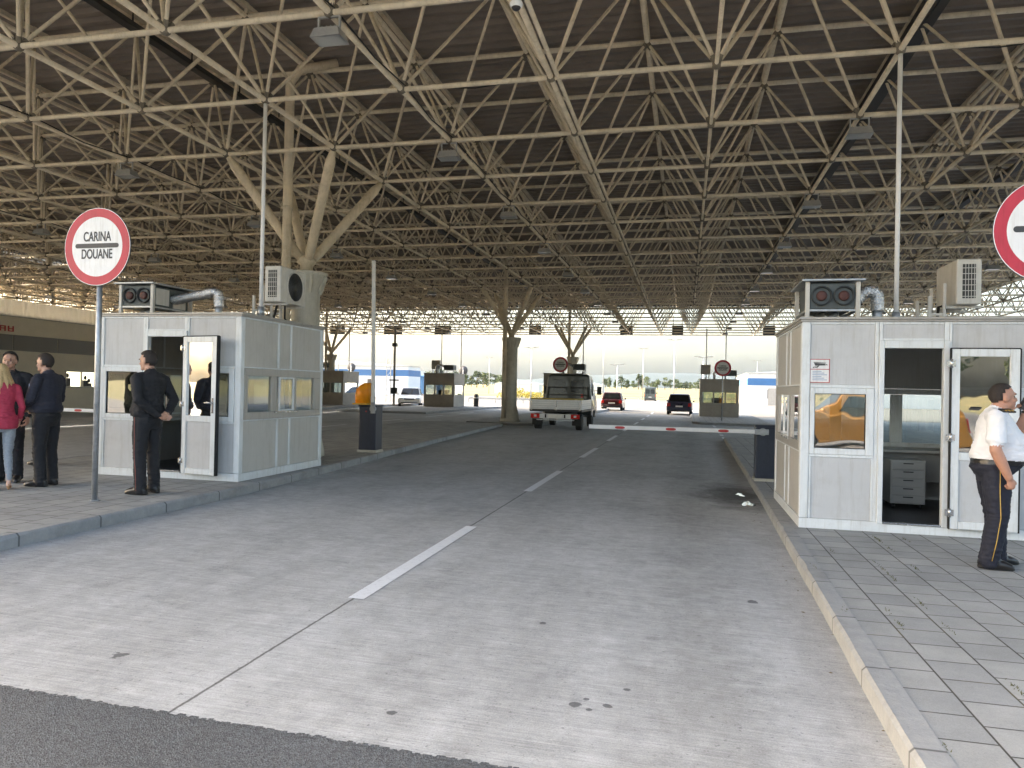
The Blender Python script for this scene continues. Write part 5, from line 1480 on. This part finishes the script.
class Body:
    def __init__(s): s.mb = MB(); s.pts = []
    def _add(s, vs, fs, lab):
        s.mb.add(vs, fs)
        # dense samples for labelling: vertices, face centres
        for v in vs: s.pts.append((Vector(v), lab))
        for f in fs:
            if len(f) == 4:
                q = [Vector(vs[i]) for i in f]
                for u in (.25, .5, .75):
                    for w in (0, .33, .66): s.pts.append(((q[0] * (1 - u) + q[1] * u) * (1 - w) + (q[3] * (1 - u) + q[2] * u) * w, lab))
    def limb(s, pts, rs, lab, n=14, flat=1, ax=(1, 0, 0)):
        pts = [Vector(p) for p in pts]; rings = []
        d0 = (pts[1] - pts[0]).normalized(); d1 = (pts[-1] - pts[-2]).normalized()
        def R2(c, r, d): rings.append((c, r, r * flat, d, ax if abs(Vector(ax).dot(d)) < .95 else (0, 1, 0)))
        R2(pts[0] - d0 * rs[0] * .7, rs[0] * .6, d0)
        m = 3
        for k in range(len(pts) - 1):
            for q in range(m):
                t = q / m
                d = (pts[k + 1] - pts[k]).normalized()
                if q == 0 and k > 0: d = (d + (pts[k] - pts[k - 1]).normalized()).normalized()
                R2(pts[k].lerp(pts[k + 1], t), rs[k] * (1 - t) + rs[k + 1] * t, d)
        R2(pts[-1], rs[-1], d1)
        R2(pts[-1] + d1 * rs[-1] * .6, rs[-1] * .6, d1)
        s._add(*ring_loft(rings, n), lab)
    def torso(s, secs, lab_fn):
        """secs: (z, rx, ry, yoff, xoff); label per slab"""
        by = {}
        n = 20
        rings = [((x, y, z), rx, ry, (0, 0, 1), (1, 0, 0)) for z, rx, ry, y, x in secs]
        vs, fs = ring_loft(rings, n)
        s.mb.add(vs, fs); s.tlab = getattr(s, 'tlab', None)
        for k in range(len(secs) - 1):
            for i in range(n):
                for t in (0, .2, .4, .6, .8):
                    a = vs[k * n + i].lerp(vs[(k + 1) * n + i], t); s.pts.append((a, 'TORSO'))
                    b = vs[k * n + (i + 1) % n].lerp(vs[(k + 1) * n + (i + 1) % n], t); s.pts.append((a.lerp(b, .5), 'TORSO'))
    def ell(s, c, rx, ry, rz, lab, Mx=None):
        g = MB(); g.ell(c, rx, ry, rz, 16, 10, 0, Mx)
        s._add([Vector(v) for v in g.v], g.f, lab)
    def hand(s, w, d, side, nrm, curl=.6, lab='skin', scale=1):
        """w wrist, d along the palm, side towards the thumb, nrm out of the palm (fingers curl towards it)"""
        w, d, side, nrm = Vector(w), Vector(d).normalized(), Vector(side).normalized(), Vector(nrm).normalized()
        side = (side - d * side.dot(d)).normalized(); nrm = (nrm - d * nrm.dot(d) - side * nrm.dot(side)).normalized()
        Mx = Matrix((side, nrm, d)).transposed()
        s.ell(w + d * .05 * scale, .040 * scale, .017 * scale, .056 * scale, lab, Mx)
        for k, (o, l) in enumerate(((.030, .068), (.010, .078), (-.011, .072), (-.030, .056))):
            p0 = w + d * .085 * scale + side * o * scale
            a = curl * (1 + .12 * k)
            d1 = (d * math.cos(a) + nrm * math.sin(a)); d2 = (d * math.cos(a * 2.1) + nrm * math.sin(a * 2.1))
            p1 = p0 + d1 * l * .55 * scale; p2 = p1 + d2 * l * .5 * scale
            s.limb([p0 - d * .02, p1, p2], [.0095 * scale, .0085 * scale, .0075 * scale], lab, 8)
        t0 = w + d * .025 * scale + side * .030 * scale
        t1 = t0 + (side * .6 + d * .7 + nrm * .35).normalized() * .036 * scale
        t2 = t1 + (side * .15 + d * .85 + nrm * .6).normalized() * .030 * scale
        s.limb([t0, t1, t2], [.013 * scale, .0105 * scale, .009 * scale], lab, 8)
    def finish(s, name, parent, mats, voxel=.0095, smooth=4):
        me = bpy.data.meshes.new('tmp'); me.from_pydata([tuple(v) for v in s.mb.v], [], s.mb.f); me.update()
        bm = bmesh.new(); bm.from_mesh(me); bmesh.ops.recalc_face_normals(bm, faces=bm.faces); bm.to_mesh(me); bm.free()
        o = bpy.data.objects.new('tmp', me); COL.objects.link(o)
        r = o.modifiers.new('r', 'REMESH'); r.mode = 'VOXEL'; r.voxel_size = voxel; r.adaptivity = 0
        sm = o.modifiers.new('s', 'SMOOTH'); sm.factor = .5; sm.iterations = smooth
        dg = bpy.context.evaluated_depsgraph_get(); dg.update()
        m2 = bpy.data.meshes.new_from_object(o.evaluated_get(dg))
        bpy.data.objects.remove(o)
        m2.name = name
        kd = kdtree.KDTree(len(s.pts))
        nz = mnoise.noise
        for i, (p, _) in enumerate(s.pts): kd.insert(p, i)
        kd.balance()
        labs = list(mats.keys()); m2.materials.clear()
        for l in labs: m2.materials.append(mats[l])
        idx = []
        for p in m2.polygons:
            l = s.pts[kd.find(p.center)[1]][1]
            idx.append(labs.index(s.tfn(p.center.z) if l == 'TORSO' else l))
        m2.polygons.foreach_set('material_index', idx)
        cloth = {labs.index(l) for l in ('top', 'legs') if l in labs}
        w = [0] * len(m2.vertices); c = [0] * len(m2.vertices)
        for p in m2.polygons:
            for i in p.vertices: c[i] += 1; w[i] += p.material_index in cloth
        off = rnd.uniform(0, 50)
        nrm = [v.normal.copy() for v in m2.vertices]
        for v in m2.vertices:
            k = w[v.index] / max(1, c[v.index])
            if k > .6:
                q = v.co
                a = nz(Vector((q.x * 13 + off, q.y * 13, q.z * 9)))
                b = nz(Vector((q.x * 9 + q.z * 5, q.y * 9 + off, q.z * 34)))      # creases running across sleeves and legs
                d = nz(Vector((q.x * 22, q.y * 22 + off, q.z * 7)))
                fz = 1.5 if (q.z < .3 or .42 < q.z < .58 or .95 < q.z < 1.2) else .8
                v.co = q + nrm[v.index] * (a * .005 + (abs(b) - .2) * .010 * fz + (abs(d) - .2) * .006)
        m2.polygons.foreach_set('use_smooth', [True] * len(m2.polygons))
        b = bpy.data.objects.new(name, m2); COL.objects.link(b); b.parent = parent
        return b

def person(loc, rz, label, H, mats, P):
    """local frame: facing +y, x to the person's right.  P holds the pose."""
    root = empty('person', loc, rz, label, 'person', P.get('group'))
    B = Body(); V = Vector
    belly = P.get('belly', 0); wd = P.get('wide', 1); fem = P.get('female', 0)
    lean = P.get('lean', 0)                       # upper body shift in y at shoulder height
    def ly(z): return lean * max(0, (z - .95)) / .5
    beltz = P.get('beltz', 1.0)
    hem = P.get('hem', None)                      # jacket / blouse hem below the belt
    top_lo = hem if hem else beltz + .018
    def lab(z):
        if z > top_lo: return 'top'
        if z > beltz - .022 and not hem: return 'belt'
        return 'legs'
    B.tfn = lab
    secs = [(.80, .13 * wd, .10, 0), (.86, .165 * wd, .125, -.005), (.93, .178 * wd, .135 + belly * .35, -.01 + belly * .1), (.99, .172 * wd, .130 + belly * .55, belly * .25),
            (1.03, .172 * wd, .132 + belly * .8, belly * .45), (1.10, .168 * wd, .128 + belly * .95, belly * .6), (1.18, .168 * wd, .126 + belly * .75, belly * .5), (1.27, .178 * wd, .126 + belly * .35, belly * .15),
            (1.36, .188 * wd, .120 + belly * .15, -.012), (1.43, .175 * wd, .100 + belly * .05, -.022), (1.475, .125 * wd, .080, -.025), (1.505, .07, .062, -.018)]
    if fem: secs = [(z, rx * (.9 if z > 1.0 else 1.0) * (.9 if 1.02 < z < 1.2 else 1), ry * .9, y) for z, rx, ry, y in secs]
    secs = [(z, rx, ry * P.get('deep', 1), y) for z, rx, ry, y in secs]
    sc = []
    for z, rx, ry, y in secs:
        flare = .022 if (hem and hem - .01 < z < beltz + .08) else 0
        sc.append((z, rx + flare + P.get('bulk', 0) * (z > beltz), ry + flare + P.get('bulk', 0) * (z > beltz), y + ly(z), 0))
    if hem:   # a real hem: the jacket ends proud of the trousers
        y_ = ly(hem); base = [q for q in sc if q[0] > hem]
        lo = [q for q in secs if q[0] < hem + .1]
        B.torso([(q[0], q[1], q[2], q[3], 0) for q in lo], lambda z: 'legs')
        f = base[0]
        B.torso([(hem - .004, f[1] - .03, f[2] - .03, f[3], 0), (hem, f[1] + .004, f[2] + .004, f[3], 0), (hem + .025, f[1] + .006, f[2] + .006, f[3], 0)] + [q for q in base if q[0] > hem + .03], lambda z: 'top')
    else:
        B.torso([q for q in sc if q[0] < beltz + .09], lambda z: 'belt' if z > beltz - .022 else 'legs')
        f = [q for q in sc if q[0] > beltz + .03]
        g = f[0]
        B.torso([(beltz + .010, g[1] - .03, g[2] - .03, g[3] - .01, 0), (beltz + .014, g[1] + .004, g[2] + .002, g[3] - .006, 0), (beltz + .04, g[1] + .010, g[2] + .008, g[3], 0)] + f, lambda z: 'top')
    # legs
    for s, key in ((-1, 'L'), (1, 'R')):
        hip, kn, an = V(P['hip' + key]), V(P['knee' + key]), V(P['ankle' + key])
        tk = P.get('thick', 1)
        if P.get('slim'):
            B.limb([hip, hip.lerp(kn, .5), kn, kn.lerp(an, .35), an + V((0, 0, .05))], [.088, .072, .054, .052, .036], 'legs', 16)
            B.limb([kn.lerp(an, .7), an], [.034, .030], 'skin', 12)
        else:
            B.limb([hip, hip.lerp(kn, .45), kn, kn.lerp(an, .4), an + V((0, 0, -.03))], [.098 * tk, .092 * tk, .074 * tk, .072 * tk, .068 * tk], 'legs', 16)
        fd = V(P.get('foot' + key, (0, 1, 0))).normalized()
        sdv = V((fd.y, -fd.x, 0))
        a0 = V((an.x, an.y, 0))
        if P.get('heels'):
            B.limb([a0 - fd * .03 + V((0, 0, .075)), a0 + fd * .06 + V((0, 0, .05)), a0 + fd * .14 + V((0, 0, .026))], [.03, .032, .026], 'skin', 12)
            B.limb([a0 - fd * .03 + V((0, 0, .045)), a0 + fd * .06 + V((0, 0, .026)), a0 + fd * .16 + V((0, 0, .016))], [.030, .034, .022], 'shoes', 12, .5, sdv)
            B.limb([a0 - fd * .045 + V((0, 0, .05)), a0 - fd * .055 + V((0, 0, .012))], [.022, .013], 'shoes', 10)
        else:
            B.limb([a0 - fd * .055 + V((0, 0, .045)), a0 + fd * .03 + V((0, 0, .058)), a0 + fd * .12 + V((0, 0, .043)), a0 + fd * .185 + V((0, 0, .033))], [.043, .050, .046, .030], 'shoes', 14)
            B.limb([a0 - fd * .06 + V((0, 0, .014)), a0 + fd * .06 + V((0, 0, .014)), a0 + fd * .19 + V((0, 0, .016))], [.042, .044, .034], 'shoes', 14, .33, sdv)
    # arms
    for s, key in ((-1, 'L'), (1, 'R')):
        sh, el, wr = V(P['sh' + key]), V(P['el' + key]), V(P['wr' + key])
        af = P.get('arm', 1)
        B.limb([V((s * .10, sh.y, sh.z + .015)), sh], [.062 * af, .064 * af], 'top', 14)
        if P.get('short'):
            m_ = sh.lerp(el, .72)
            B.limb([sh, sh.lerp(el, .4), m_], [.068 * af, .066 * af, .071 * af], 'top', 14)
            B.limb([sh, el, el.lerp(wr, .35), wr], [.046 * af, .043 * af, .042 * af, .028 * af], 'skin', 14)
        else:
            B.limb([sh, sh.lerp(el, .5), el, el.lerp(wr, .4), wr.lerp(el, .06)], [.066 * af, .060 * af, .052 * af, .049 * af, .040 * af], 'top', 14)
            B.limb([el.lerp(wr, .8), wr], [.028, .028], 'skin', 10)
        B.hand(wr, P['hd' + key], P['hs' + key], P['hn' + key], P.get('curl' + key, .6))
    # neck and head
    hc = V(P['head']); yaw = P.get('headyaw', 0); pit = P.get('headpitch', 0)
    Mh = (Matrix.Rotation(yaw, 3, 'Z') @ Matrix.Rotation(pit, 3, 'X'))
    nb = V((0, ly(1.5) - .012, 1.46))
    B.limb([nb, hc + Mh @ V((0, -.022, -.07))], [.062 * P.get('neck', 1), .055 * P.get('neck', 1)], 'skin', 14)
    if P.get('collar'): B.limb([nb + V((0, 0, .012)), nb.lerp(hc, .24) + V((0, 0, .012))], [.082, .071], 'top', 16)
    hs = P.get('headsize', 1)
    def hp(x, y, z): return hc + Mh @ V((x * hs, y * hs, z * hs))
    B.ell(hp(0, -.008, .025), .076 * hs, .096 * hs, .093 * hs, 'skin', Mh)                      # skull
    B.ell(hp(0, .022, -.045), .058 * hs, .066 * hs, .070 * hs, 'skin', Mh)                      # jaw and face
    B.ell(hp(0, .078, -.095), .024 * hs, .018 * hs, .017 * hs, 'skin', Mh)                      # chin
    B.ell(hp(0, .096, -.022), .012 * hs, .019 * hs, .025 * hs, 'skin', Mh @ Matrix.Rotation(.35, 3, 'X'))
    B.ell(hp(0, .090, .028), .048 * hs, .012 * hs, .012 * hs, 'skin', Mh)                       # brow
    B.ell(hp(0, .085, -.062), .024 * hs, .012 * hs, .010 * hs, 'lip', Mh)
    for s in (-1, 1):
        B.ell(hp(s * .078, -.008, -.010), .010 * hs, .022 * hs, .033 * hs, 'skin', Mh)          # ears
        B.ell(hp(s * .040, .068, -.028), .02 * hs, .018 * hs, .018 * hs, 'skin', Mh)            # cheeks
    allm = dict(skin=P.get('skin', M['skin']), lip=M['lip'])
    allm.update(mats)
    allm.setdefault('belt', M['shoe'])
    body = B.finish('body', root, allm)
    g = MB()
    for s in (-1, 1):
        g.ell(hp(s * .031, .073, .004), .013 * hs, .009 * hs, .007 * hs, 10, 6, 0, Mh)
    e = g.build('eyes', M['eye'], root)
    g = MB()
    for s in (-1, 1): g.ell(hp(s * .031, .088, .026), .020 * hs, .006 * hs, .005 * hs, 10, 5, 0, Mh)
    g.build('eyebrows', mats.get('hair', M['hairdark']), root)
    # hair: a shell over the skull, open at the face, clipped to the hair line
    g = MB(); hm = P.get('hairmat', M['hairdark']); long_ = P.get('longhair', 0)
    n, m = 28, 18
    grid = {}
    for k in range(m + 1):
        t = PI * k / m
        for i in range(n):
            a = 2 * PI * i / n
            d = V((math.sin(t) * math.cos(a), math.sin(t) * math.sin(a), math.cos(t)))
            f = 1.02 + rnd.uniform(0, .025) + .035 * max(0, d.z) * P.get('hairtop', 1)
            grid[k, i] = (V((d.x * .079 * f, d.y * .100 * f - .010, d.z * .096 * f + .026)))
    def keep(p):
        if p.y > .03: return p.z > .082 + (p.y - .03) * .25
        if p.y > -.02: return p.z > .035 + (p.y + .02) * .8
        return p.z > -.035 - (.02 if p.y < -.05 else 0)
    vs = []; ids = {}; fs = []
    for k in range(m):
        for i in range(n):
            q = [(k, i), (k + 1, i), (k + 1, (i + 1) % n), (k, (i + 1) % n)]
            if all(keep(grid[c]) for c in q):
                ff = []
                for c in q:
                    if c not in ids: ids[c] = len(vs); vs.append(hp(*grid[c]))
                    ff.append(ids[c])
                fs.append(ff)
    g.add(vs, fs, 0, True)
    h = g.build('hair', hm, root)
    so = h.modifiers.new('solid', 'SOLIDIFY'); so.thickness = .012; so.offset = -1
    if long_:
        hb = Body()
        for k in range(22):
            a = PI + PI * k / 21 if False else rnd.uniform(.98, 2.02) * PI
            x, y = .074 * math.cos(a), .085 * math.sin(a) - .012
            top = hp(x * .8, y * .8, .06); mid = hp(x * 1.2, y * 1.18, -.05)
            zl = rnd.uniform(.20, .34)
            lowp = hc + V((x * 1.7 + rnd.uniform(-.02, .02), min(-.06, y * 1.5) + rnd.uniform(-.03, .01), -zl))
            hb.limb([top, mid, mid.lerp(lowp, .5) + V((x * .2, -.01, 0)), lowp], [.020, .023, .020, .009], 'hair', 8)
        o = hb.finish('hair_lengths', root, dict(hair=hm), .010, 2)
    return root, hp, Mh
M['lip'] = mat('lips', (.38, .16, .13), .45, 0, .1, 20); M['eye'] = mat('eyes', (.05, .04, .035), .15, 0, 0)
M['skinlight'] = mat('fair_skin', (.60, .38, .29), .5, 0, .06, 20)
M['skinred'] = mat('tanned_skin', (.46, .235, .155), .5, 0, .08, 20)
STAND = dict(hipL=(-.095, 0, .90), hipR=(.095, 0, .90), kneeL=(-.105, .012, .49), kneeR=(.105, .012, .49), ankleL=(-.105, -.02, .085), ankleR=(.105, -.02, .085),
             footL=(-.2, 1, 0), footR=(.2, 1, 0), shL=(-.205, -.02, 1.42), shR=(.205, -.02, 1.42), elL=(-.245, -.03, 1.13), elR=(.245, -.03, 1.13), wrL=(-.235, .06, .88), wrR=(.235, .06, .88),
             hdL=(0, .15, -1), hdR=(0, .15, -1), hsL=(.2, 1, 0), hsR=(-.2, 1, 0), hnL=(1, 0, 0), hnR=(-1, 0, 0), head=(0, .03, 1.635))
def pose(**k): d = dict(STAND); d.update(k); return d
def scaled(root, s): root.scale = (s, s, s)
def stripe(root, pts, m, name='trouser_stripe', r=.0036):
    g = MB(); g.tube(pts, r, 6); return g.build(name, m, root)

# officer in the white shirt, right: seen from his right side, hand radio at his mouth
p1, hp1, Mh1 = person((2.80, 7.70, PR), R(-90 - 4), 'officer in white short-sleeved shirt and dark trousers speaking into a handheld radio beside the booth', 1.72,
    dict(top=M['shirtwhite'], legs=M['navycloth'], shoes=M['shoe']),
    pose(short=1, belly=.14, wide=1.2, deep=1.07, thick=1.26, arm=1.2, collar=1, neck=1.3, headsize=1.08, skin=M['skinred'], beltz=1.0, lean=.035,
         shR=(.215, -.035, 1.42), elR=(.285, -.06, 1.115), wrR=(.275, .055, .86), hdR=(-.05, .30, -1), hsR=(-.25, 1, .2), hnR=(-1, -.1, 0), curlR=.95,
         shL=(-.20, .03, 1.42), elL=(-.245, .27, 1.22), wrL=(-.105, .305, 1.475), hdL=(.45, -.55, .75), hsL=(.55, .1, -.2), hnL=(.6, -.75, -.35), curlL=.85,
         kneeR=(.12, .015, .49), ankleR=(.125, -.06, .085), ankleL=(-.10, .07, .085), kneeL=(-.115, .06, .49), footR=(.18, 1, 0), footL=(-.25, 1, 0),
         head=(0, .075, 1.60), headpitch=R(4), headyaw=R(6)))
scaled(p1, .985)
g = MB()
g.box(-.028, .028, -.016, .016, -.055, .06); g.tube([(-.015, 0, .06), (-.015, 0, .16)], .006, 8)
o = g.build('handheld_radio', M['dark'], None, bevel=.005)
def to_world(root, p): 
    return Matrix.LocRotScale(root.location, root.rotation_euler, root.scale) @ Vector(p)
o.location = to_world(p1, (-.052, .262, 1.545)); o.rotation_euler = (R(-25), 0, p1.rotation_euler.z + R(10))
tag(o, 'black handheld radio held at the mouth of the officer in white', 'radio')
for s in (-1, 1):
    g = MB()
    g.prism([(s * .10, -.085), (s * .215, -.075), (s * .225, .0), (s * .215, .025), (s * .10, .015)], 1.486, 1.50, 'Z')
    q = g.build('epaulette', M['shoe'], p1, bevel=.004); q.rotation_euler = (0, R(12) * s, 0); q.location = (0, 0, .013 + (.0445 if s > 0 else .0445))
    for y in (-.055, -.03, -.005):
        g = MB(); g.box(min(s * .18, s * .214), max(s * .18, s * .214), y, y + .012, 1.5005, 1.504); g.build('gold_bar', M['gold'], q)
g = MB(); g.tube([(-.109, .3, 1.452), (-.107, .304, 1.470)], [.041, .040], 14, caps=False); g.build('wristband', M['shoe'], p1)
stripe(p1, [(.213, -.0, .97), (.235, -.005, .72), (.224, .008, .49), (.222, -.02, .28), (.216, -.055, .09)], M['gold'])

# officer with his hands behind his back, left of the left booth door
p2, _, _ = person((-6.72, 8.07, PL), R(90 - 6), 'officer in black uniform standing with hands clasped behind his back by the open booth door', 1.83,
    dict(top=M['blackcloth'], legs=M['blackcloth'], shoes=M['shoe']),
    pose(hem=.965, bulk=.012, wide=1.08, thick=1.02, arm=1.08, collar=1, belly=.02, lean=-.02,
         elL=(-.285, -.13, 1.16), wrL=(-.05, -.235, .965), hdL=(1, -.12, -.25), hsL=(0, .1, 1), hnL=(0, -1, .1), curlL=.55,
         elR=(.285, -.13, 1.16), wrR=(.06, -.245, .985), hdR=(-1, -.15, -.3), hsR=(0, .1, 1), hnR=(0, -1, 0), curlR=.7,
         head=(0, .025, 1.635), headyaw=R(8), headpitch=R(-3)))
scaled(p2, 1.04)
for s in (-1, 1):
    stripe(p2, [(s * .205, 0, .95), (s * .196, .0, .72), (s * .184, .012, .49), (s * .18, -.01, .28), (s * .176, -.02, .06)], M['pipered'])
    g = MB(); g.prism([(-.032, 1.345), (.032, 1.345), (.036, 1.30), (0, 1.265), (-.036, 1.30)], s * .272, s * .276, 'X'); g.build('sleeve_patch', M['patch'], p2)
# officer in profile, middle of the talking group
p3, _, _ = person((-8.43, 8.2, PL), R(90 + 8), 'officer in dark blue uniform in profile facing the woman in red', 1.80,
    dict(top=M['bluecloth'], legs=M['blackcloth'], shoes=M['shoe']),
    pose(hem=.985, bulk=.016, wide=1.10, thick=1.06, arm=1.10, collar=1, belly=.045,
         elL=(-.275, .02, 1.15), wrL=(-.14, .245, 1.03), hdL=(.8, .55, -.25), hsL=(.2, .2, 1), hnL=(0, -1, 0), curlL=.6,
         elR=(.275, .02, 1.15), wrR=(.13, .25, 1.0), hdR=(-.8, .5, -.2), hsR=(0, .2, 1), hnR=(0, -1, 0), curlR=.6,
         head=(0, .05, 1.635), headpitch=R(-3)))
scaled(p3, 1.015)
g = MB(); g.prism([(-.036, 1.36), (.036, 1.36), (.04, 1.31), (0, 1.27), (-.04, 1.31)], -.286, -.282, 'X'); g.build('sleeve_patch', M['patchb'], p3)
# woman in red
p4, _, _ = person((-8.63, 7.70, PL), R(55), 'blonde woman in red blouse and pale grey jeans, cut by the left edge', 1.62,
    dict(top=M['redcloth'], legs=M['jeans'], shoes=M['sandal']),
    pose(hem=.84, bulk=.014, female=1, slim=1, heels=1, hairmat=M['hairblonde'], longhair=1, skin=M['skinlight'], hairtop=1.3,
         shL=(-.17, -.02, 1.41), shR=(.17, -.02, 1.41), elL=(-.215, -.03, 1.14), elR=(.235, -.06, 1.14), wrL=(-.20, .08, .90), wrR=(.225, .09, .95), hdR=(-.1, .5, -1), curlR=.5, arm=.82,
         kneeL=(-.09, .02, .49), kneeR=(.09, .0, .49), ankleL=(-.07, -.01, .10), ankleR=(.10, -.06, .10), headsize=.95, neck=.82, head=(0, .03, 1.62)))
scaled(p4, .94)
# officer behind her, turned towards us
p5, _, _ = person((-9.18, 8.32, PL), R(-150), 'officer in black uniform half hidden behind the woman in red', 1.83,
    dict(top=M['blackcloth'], legs=M['blackcloth'], shoes=M['shoe']),
    pose(hem=.965, bulk=.012, wide=1.08, arm=1.08, collar=1, head=(0, .04, 1.635), curlL=.7, curlR=.7))
scaled(p5, 1.03)
g = MB(); g.prism([(-.036, 1.36), (.036, 1.36), (.04, 1.31), (0, 1.27), (-.04, 1.31)], -.282, -.278, 'X'); g.build('sleeve_patch', M['patchb'], p5)
# someone standing behind the officer in profile
p6, _, _ = person((-10.52, 10.2, PL), R(85), 'person in dark jacket and grey trousers hidden behind the officer in profile', 1.76,
    dict(top=M['blackcloth'], legs=M['jeans'], shoes=M['shoe']),
    pose(hem=.965, bulk=.01, collar=1, wrL=(-.16, .2, 1.0), elL=(-.27, -.02, 1.14), hdL=(.5, .8, .1), hnL=(.5, -.6, 0)))
# a figure by the office wall, mostly behind the sign pole
p7, _, _ = person((-24.9, 31.0, .13), R(120), 'distant person in dark clothes by the office building, behind the sign pole', 1.76,
    dict(top=M['blackcloth'], legs=M['blackcloth'], shoes=M['shoe']), pose(hem=.965))

# the yellow car mirrored by the booth window stands behind the camera
car((5.0, -7.5, gz(5)), R(90), 'orange-yellow car behind the viewpoint, mirrored in the booth window', M['caryellow'], 4.4, 1.8, 1.75)

# ------------------------------------------------------------------ haze
mb = MB(); mb.box(-4300, 4300, -700, 4700, -40, 260)
M['haze'] = bpy.data.materials.new('haze'); M['haze'].use_nodes = True
nt = M['haze'].node_tree; nt.nodes.clear()
o_ = nt.nodes.new('ShaderNodeOutputMaterial'); v_ = nt.nodes.new('ShaderNodeVolumePrincipled')
v_.inputs['Color'].default_value = (.62, .80, 1.0, 1); v_.inputs['Density'].default_value = .00004; v_.inputs['Anisotropy'].default_value = .2
nt.links.new(v_.outputs['Volume'], o_.inputs['Volume'])
hz = mb.build('haze', M['haze'], kind='stuff')

# ------------------------------------------------------------------ light, sky, camera
SUN_EL, SUN_AZ = R(30), R(-88)          # azimuth measured from +y towards +x: the sun is off to the left
sd = bpy.data.lights.new('sun', 'SUN'); sd.energy = 2.0; sd.angle = R(.5); sd.color = (1, .92, .80)
so = bpy.data.objects.new('sun', sd); COL.objects.link(so)
dirv = Vector((math.sin(SUN_AZ) * math.cos(SUN_EL), math.cos(SUN_AZ) * math.cos(SUN_EL), math.sin(SUN_EL)))
so.rotation_euler = dirv.to_track_quat('Z', 'Y').to_euler()
so.location = (-60, 0, 40)
w = bpy.data.worlds.new('World'); S.world = w; w.use_nodes = True
nt = w.node_tree; bg = nt.nodes['Background']
sky = nt.nodes.new('ShaderNodeTexSky'); sky.sky_type = 'NISHITA'; sky.sun_disc = False
sky.sun_elevation = SUN_EL; sky.sun_rotation = SUN_AZ
sky.altitude = 100; sky.air_density = 1.2; sky.dust_density = 7.5; sky.ozone_density = .6
nt.links.new(sky.outputs['Color'], bg.inputs['Color']); bg.inputs['Strength'].default_value = .15

cd = bpy.data.cameras.new('camera'); cam = bpy.data.objects.new('camera', cd); COL.objects.link(cam)
cd.sensor_width = 36; cd.lens = 731.8 / 1024 * 36; cd.clip_end = 9000; cd.clip_start = .05
yaw, pit, rol = .2337, .007, .0208
cy, sy = math.cos(yaw), math.sin(yaw)
r0 = Vector((cy, sy, 0)); f0 = Vector((-sy, cy, 0)); u0 = Vector((0, 0, 1))
f = f0 * math.cos(pit) + u0 * math.sin(pit); u = u0 * math.cos(pit) - f0 * math.sin(pit)
r_ = r0 * math.cos(rol) + u * math.sin(rol); u_ = u * math.cos(rol) - r0 * math.sin(rol)
cam.matrix_world = Matrix(((r_.x, u_.x, -f.x, 0), (r_.y, u_.y, -f.y, 0), (r_.z, u_.z, -f.z, CAMH), (0, 0, 0, 1)))
S.camera = cam
S.view_settings.view_transform = 'Standard'; S.view_settings.look = 'None'; S.view_settings.gamma = 1
S.view_settings.use_curve_mapping = False
S.view_settings.use_white_balance = True; S.view_settings.white_balance_temperature = 6600
S.view_settings.exposure = 2.6
S.cycles.max_bounces = 8; S.cycles.diffuse_bounces = 5; S.cycles.glossy_bounces = 4; S.cycles.transparent_max_bounces = 12; S.cycles.volume_bounces = 1
S.cycles.sample_clamp_indirect = 6
S.cycles.use_denoising = True
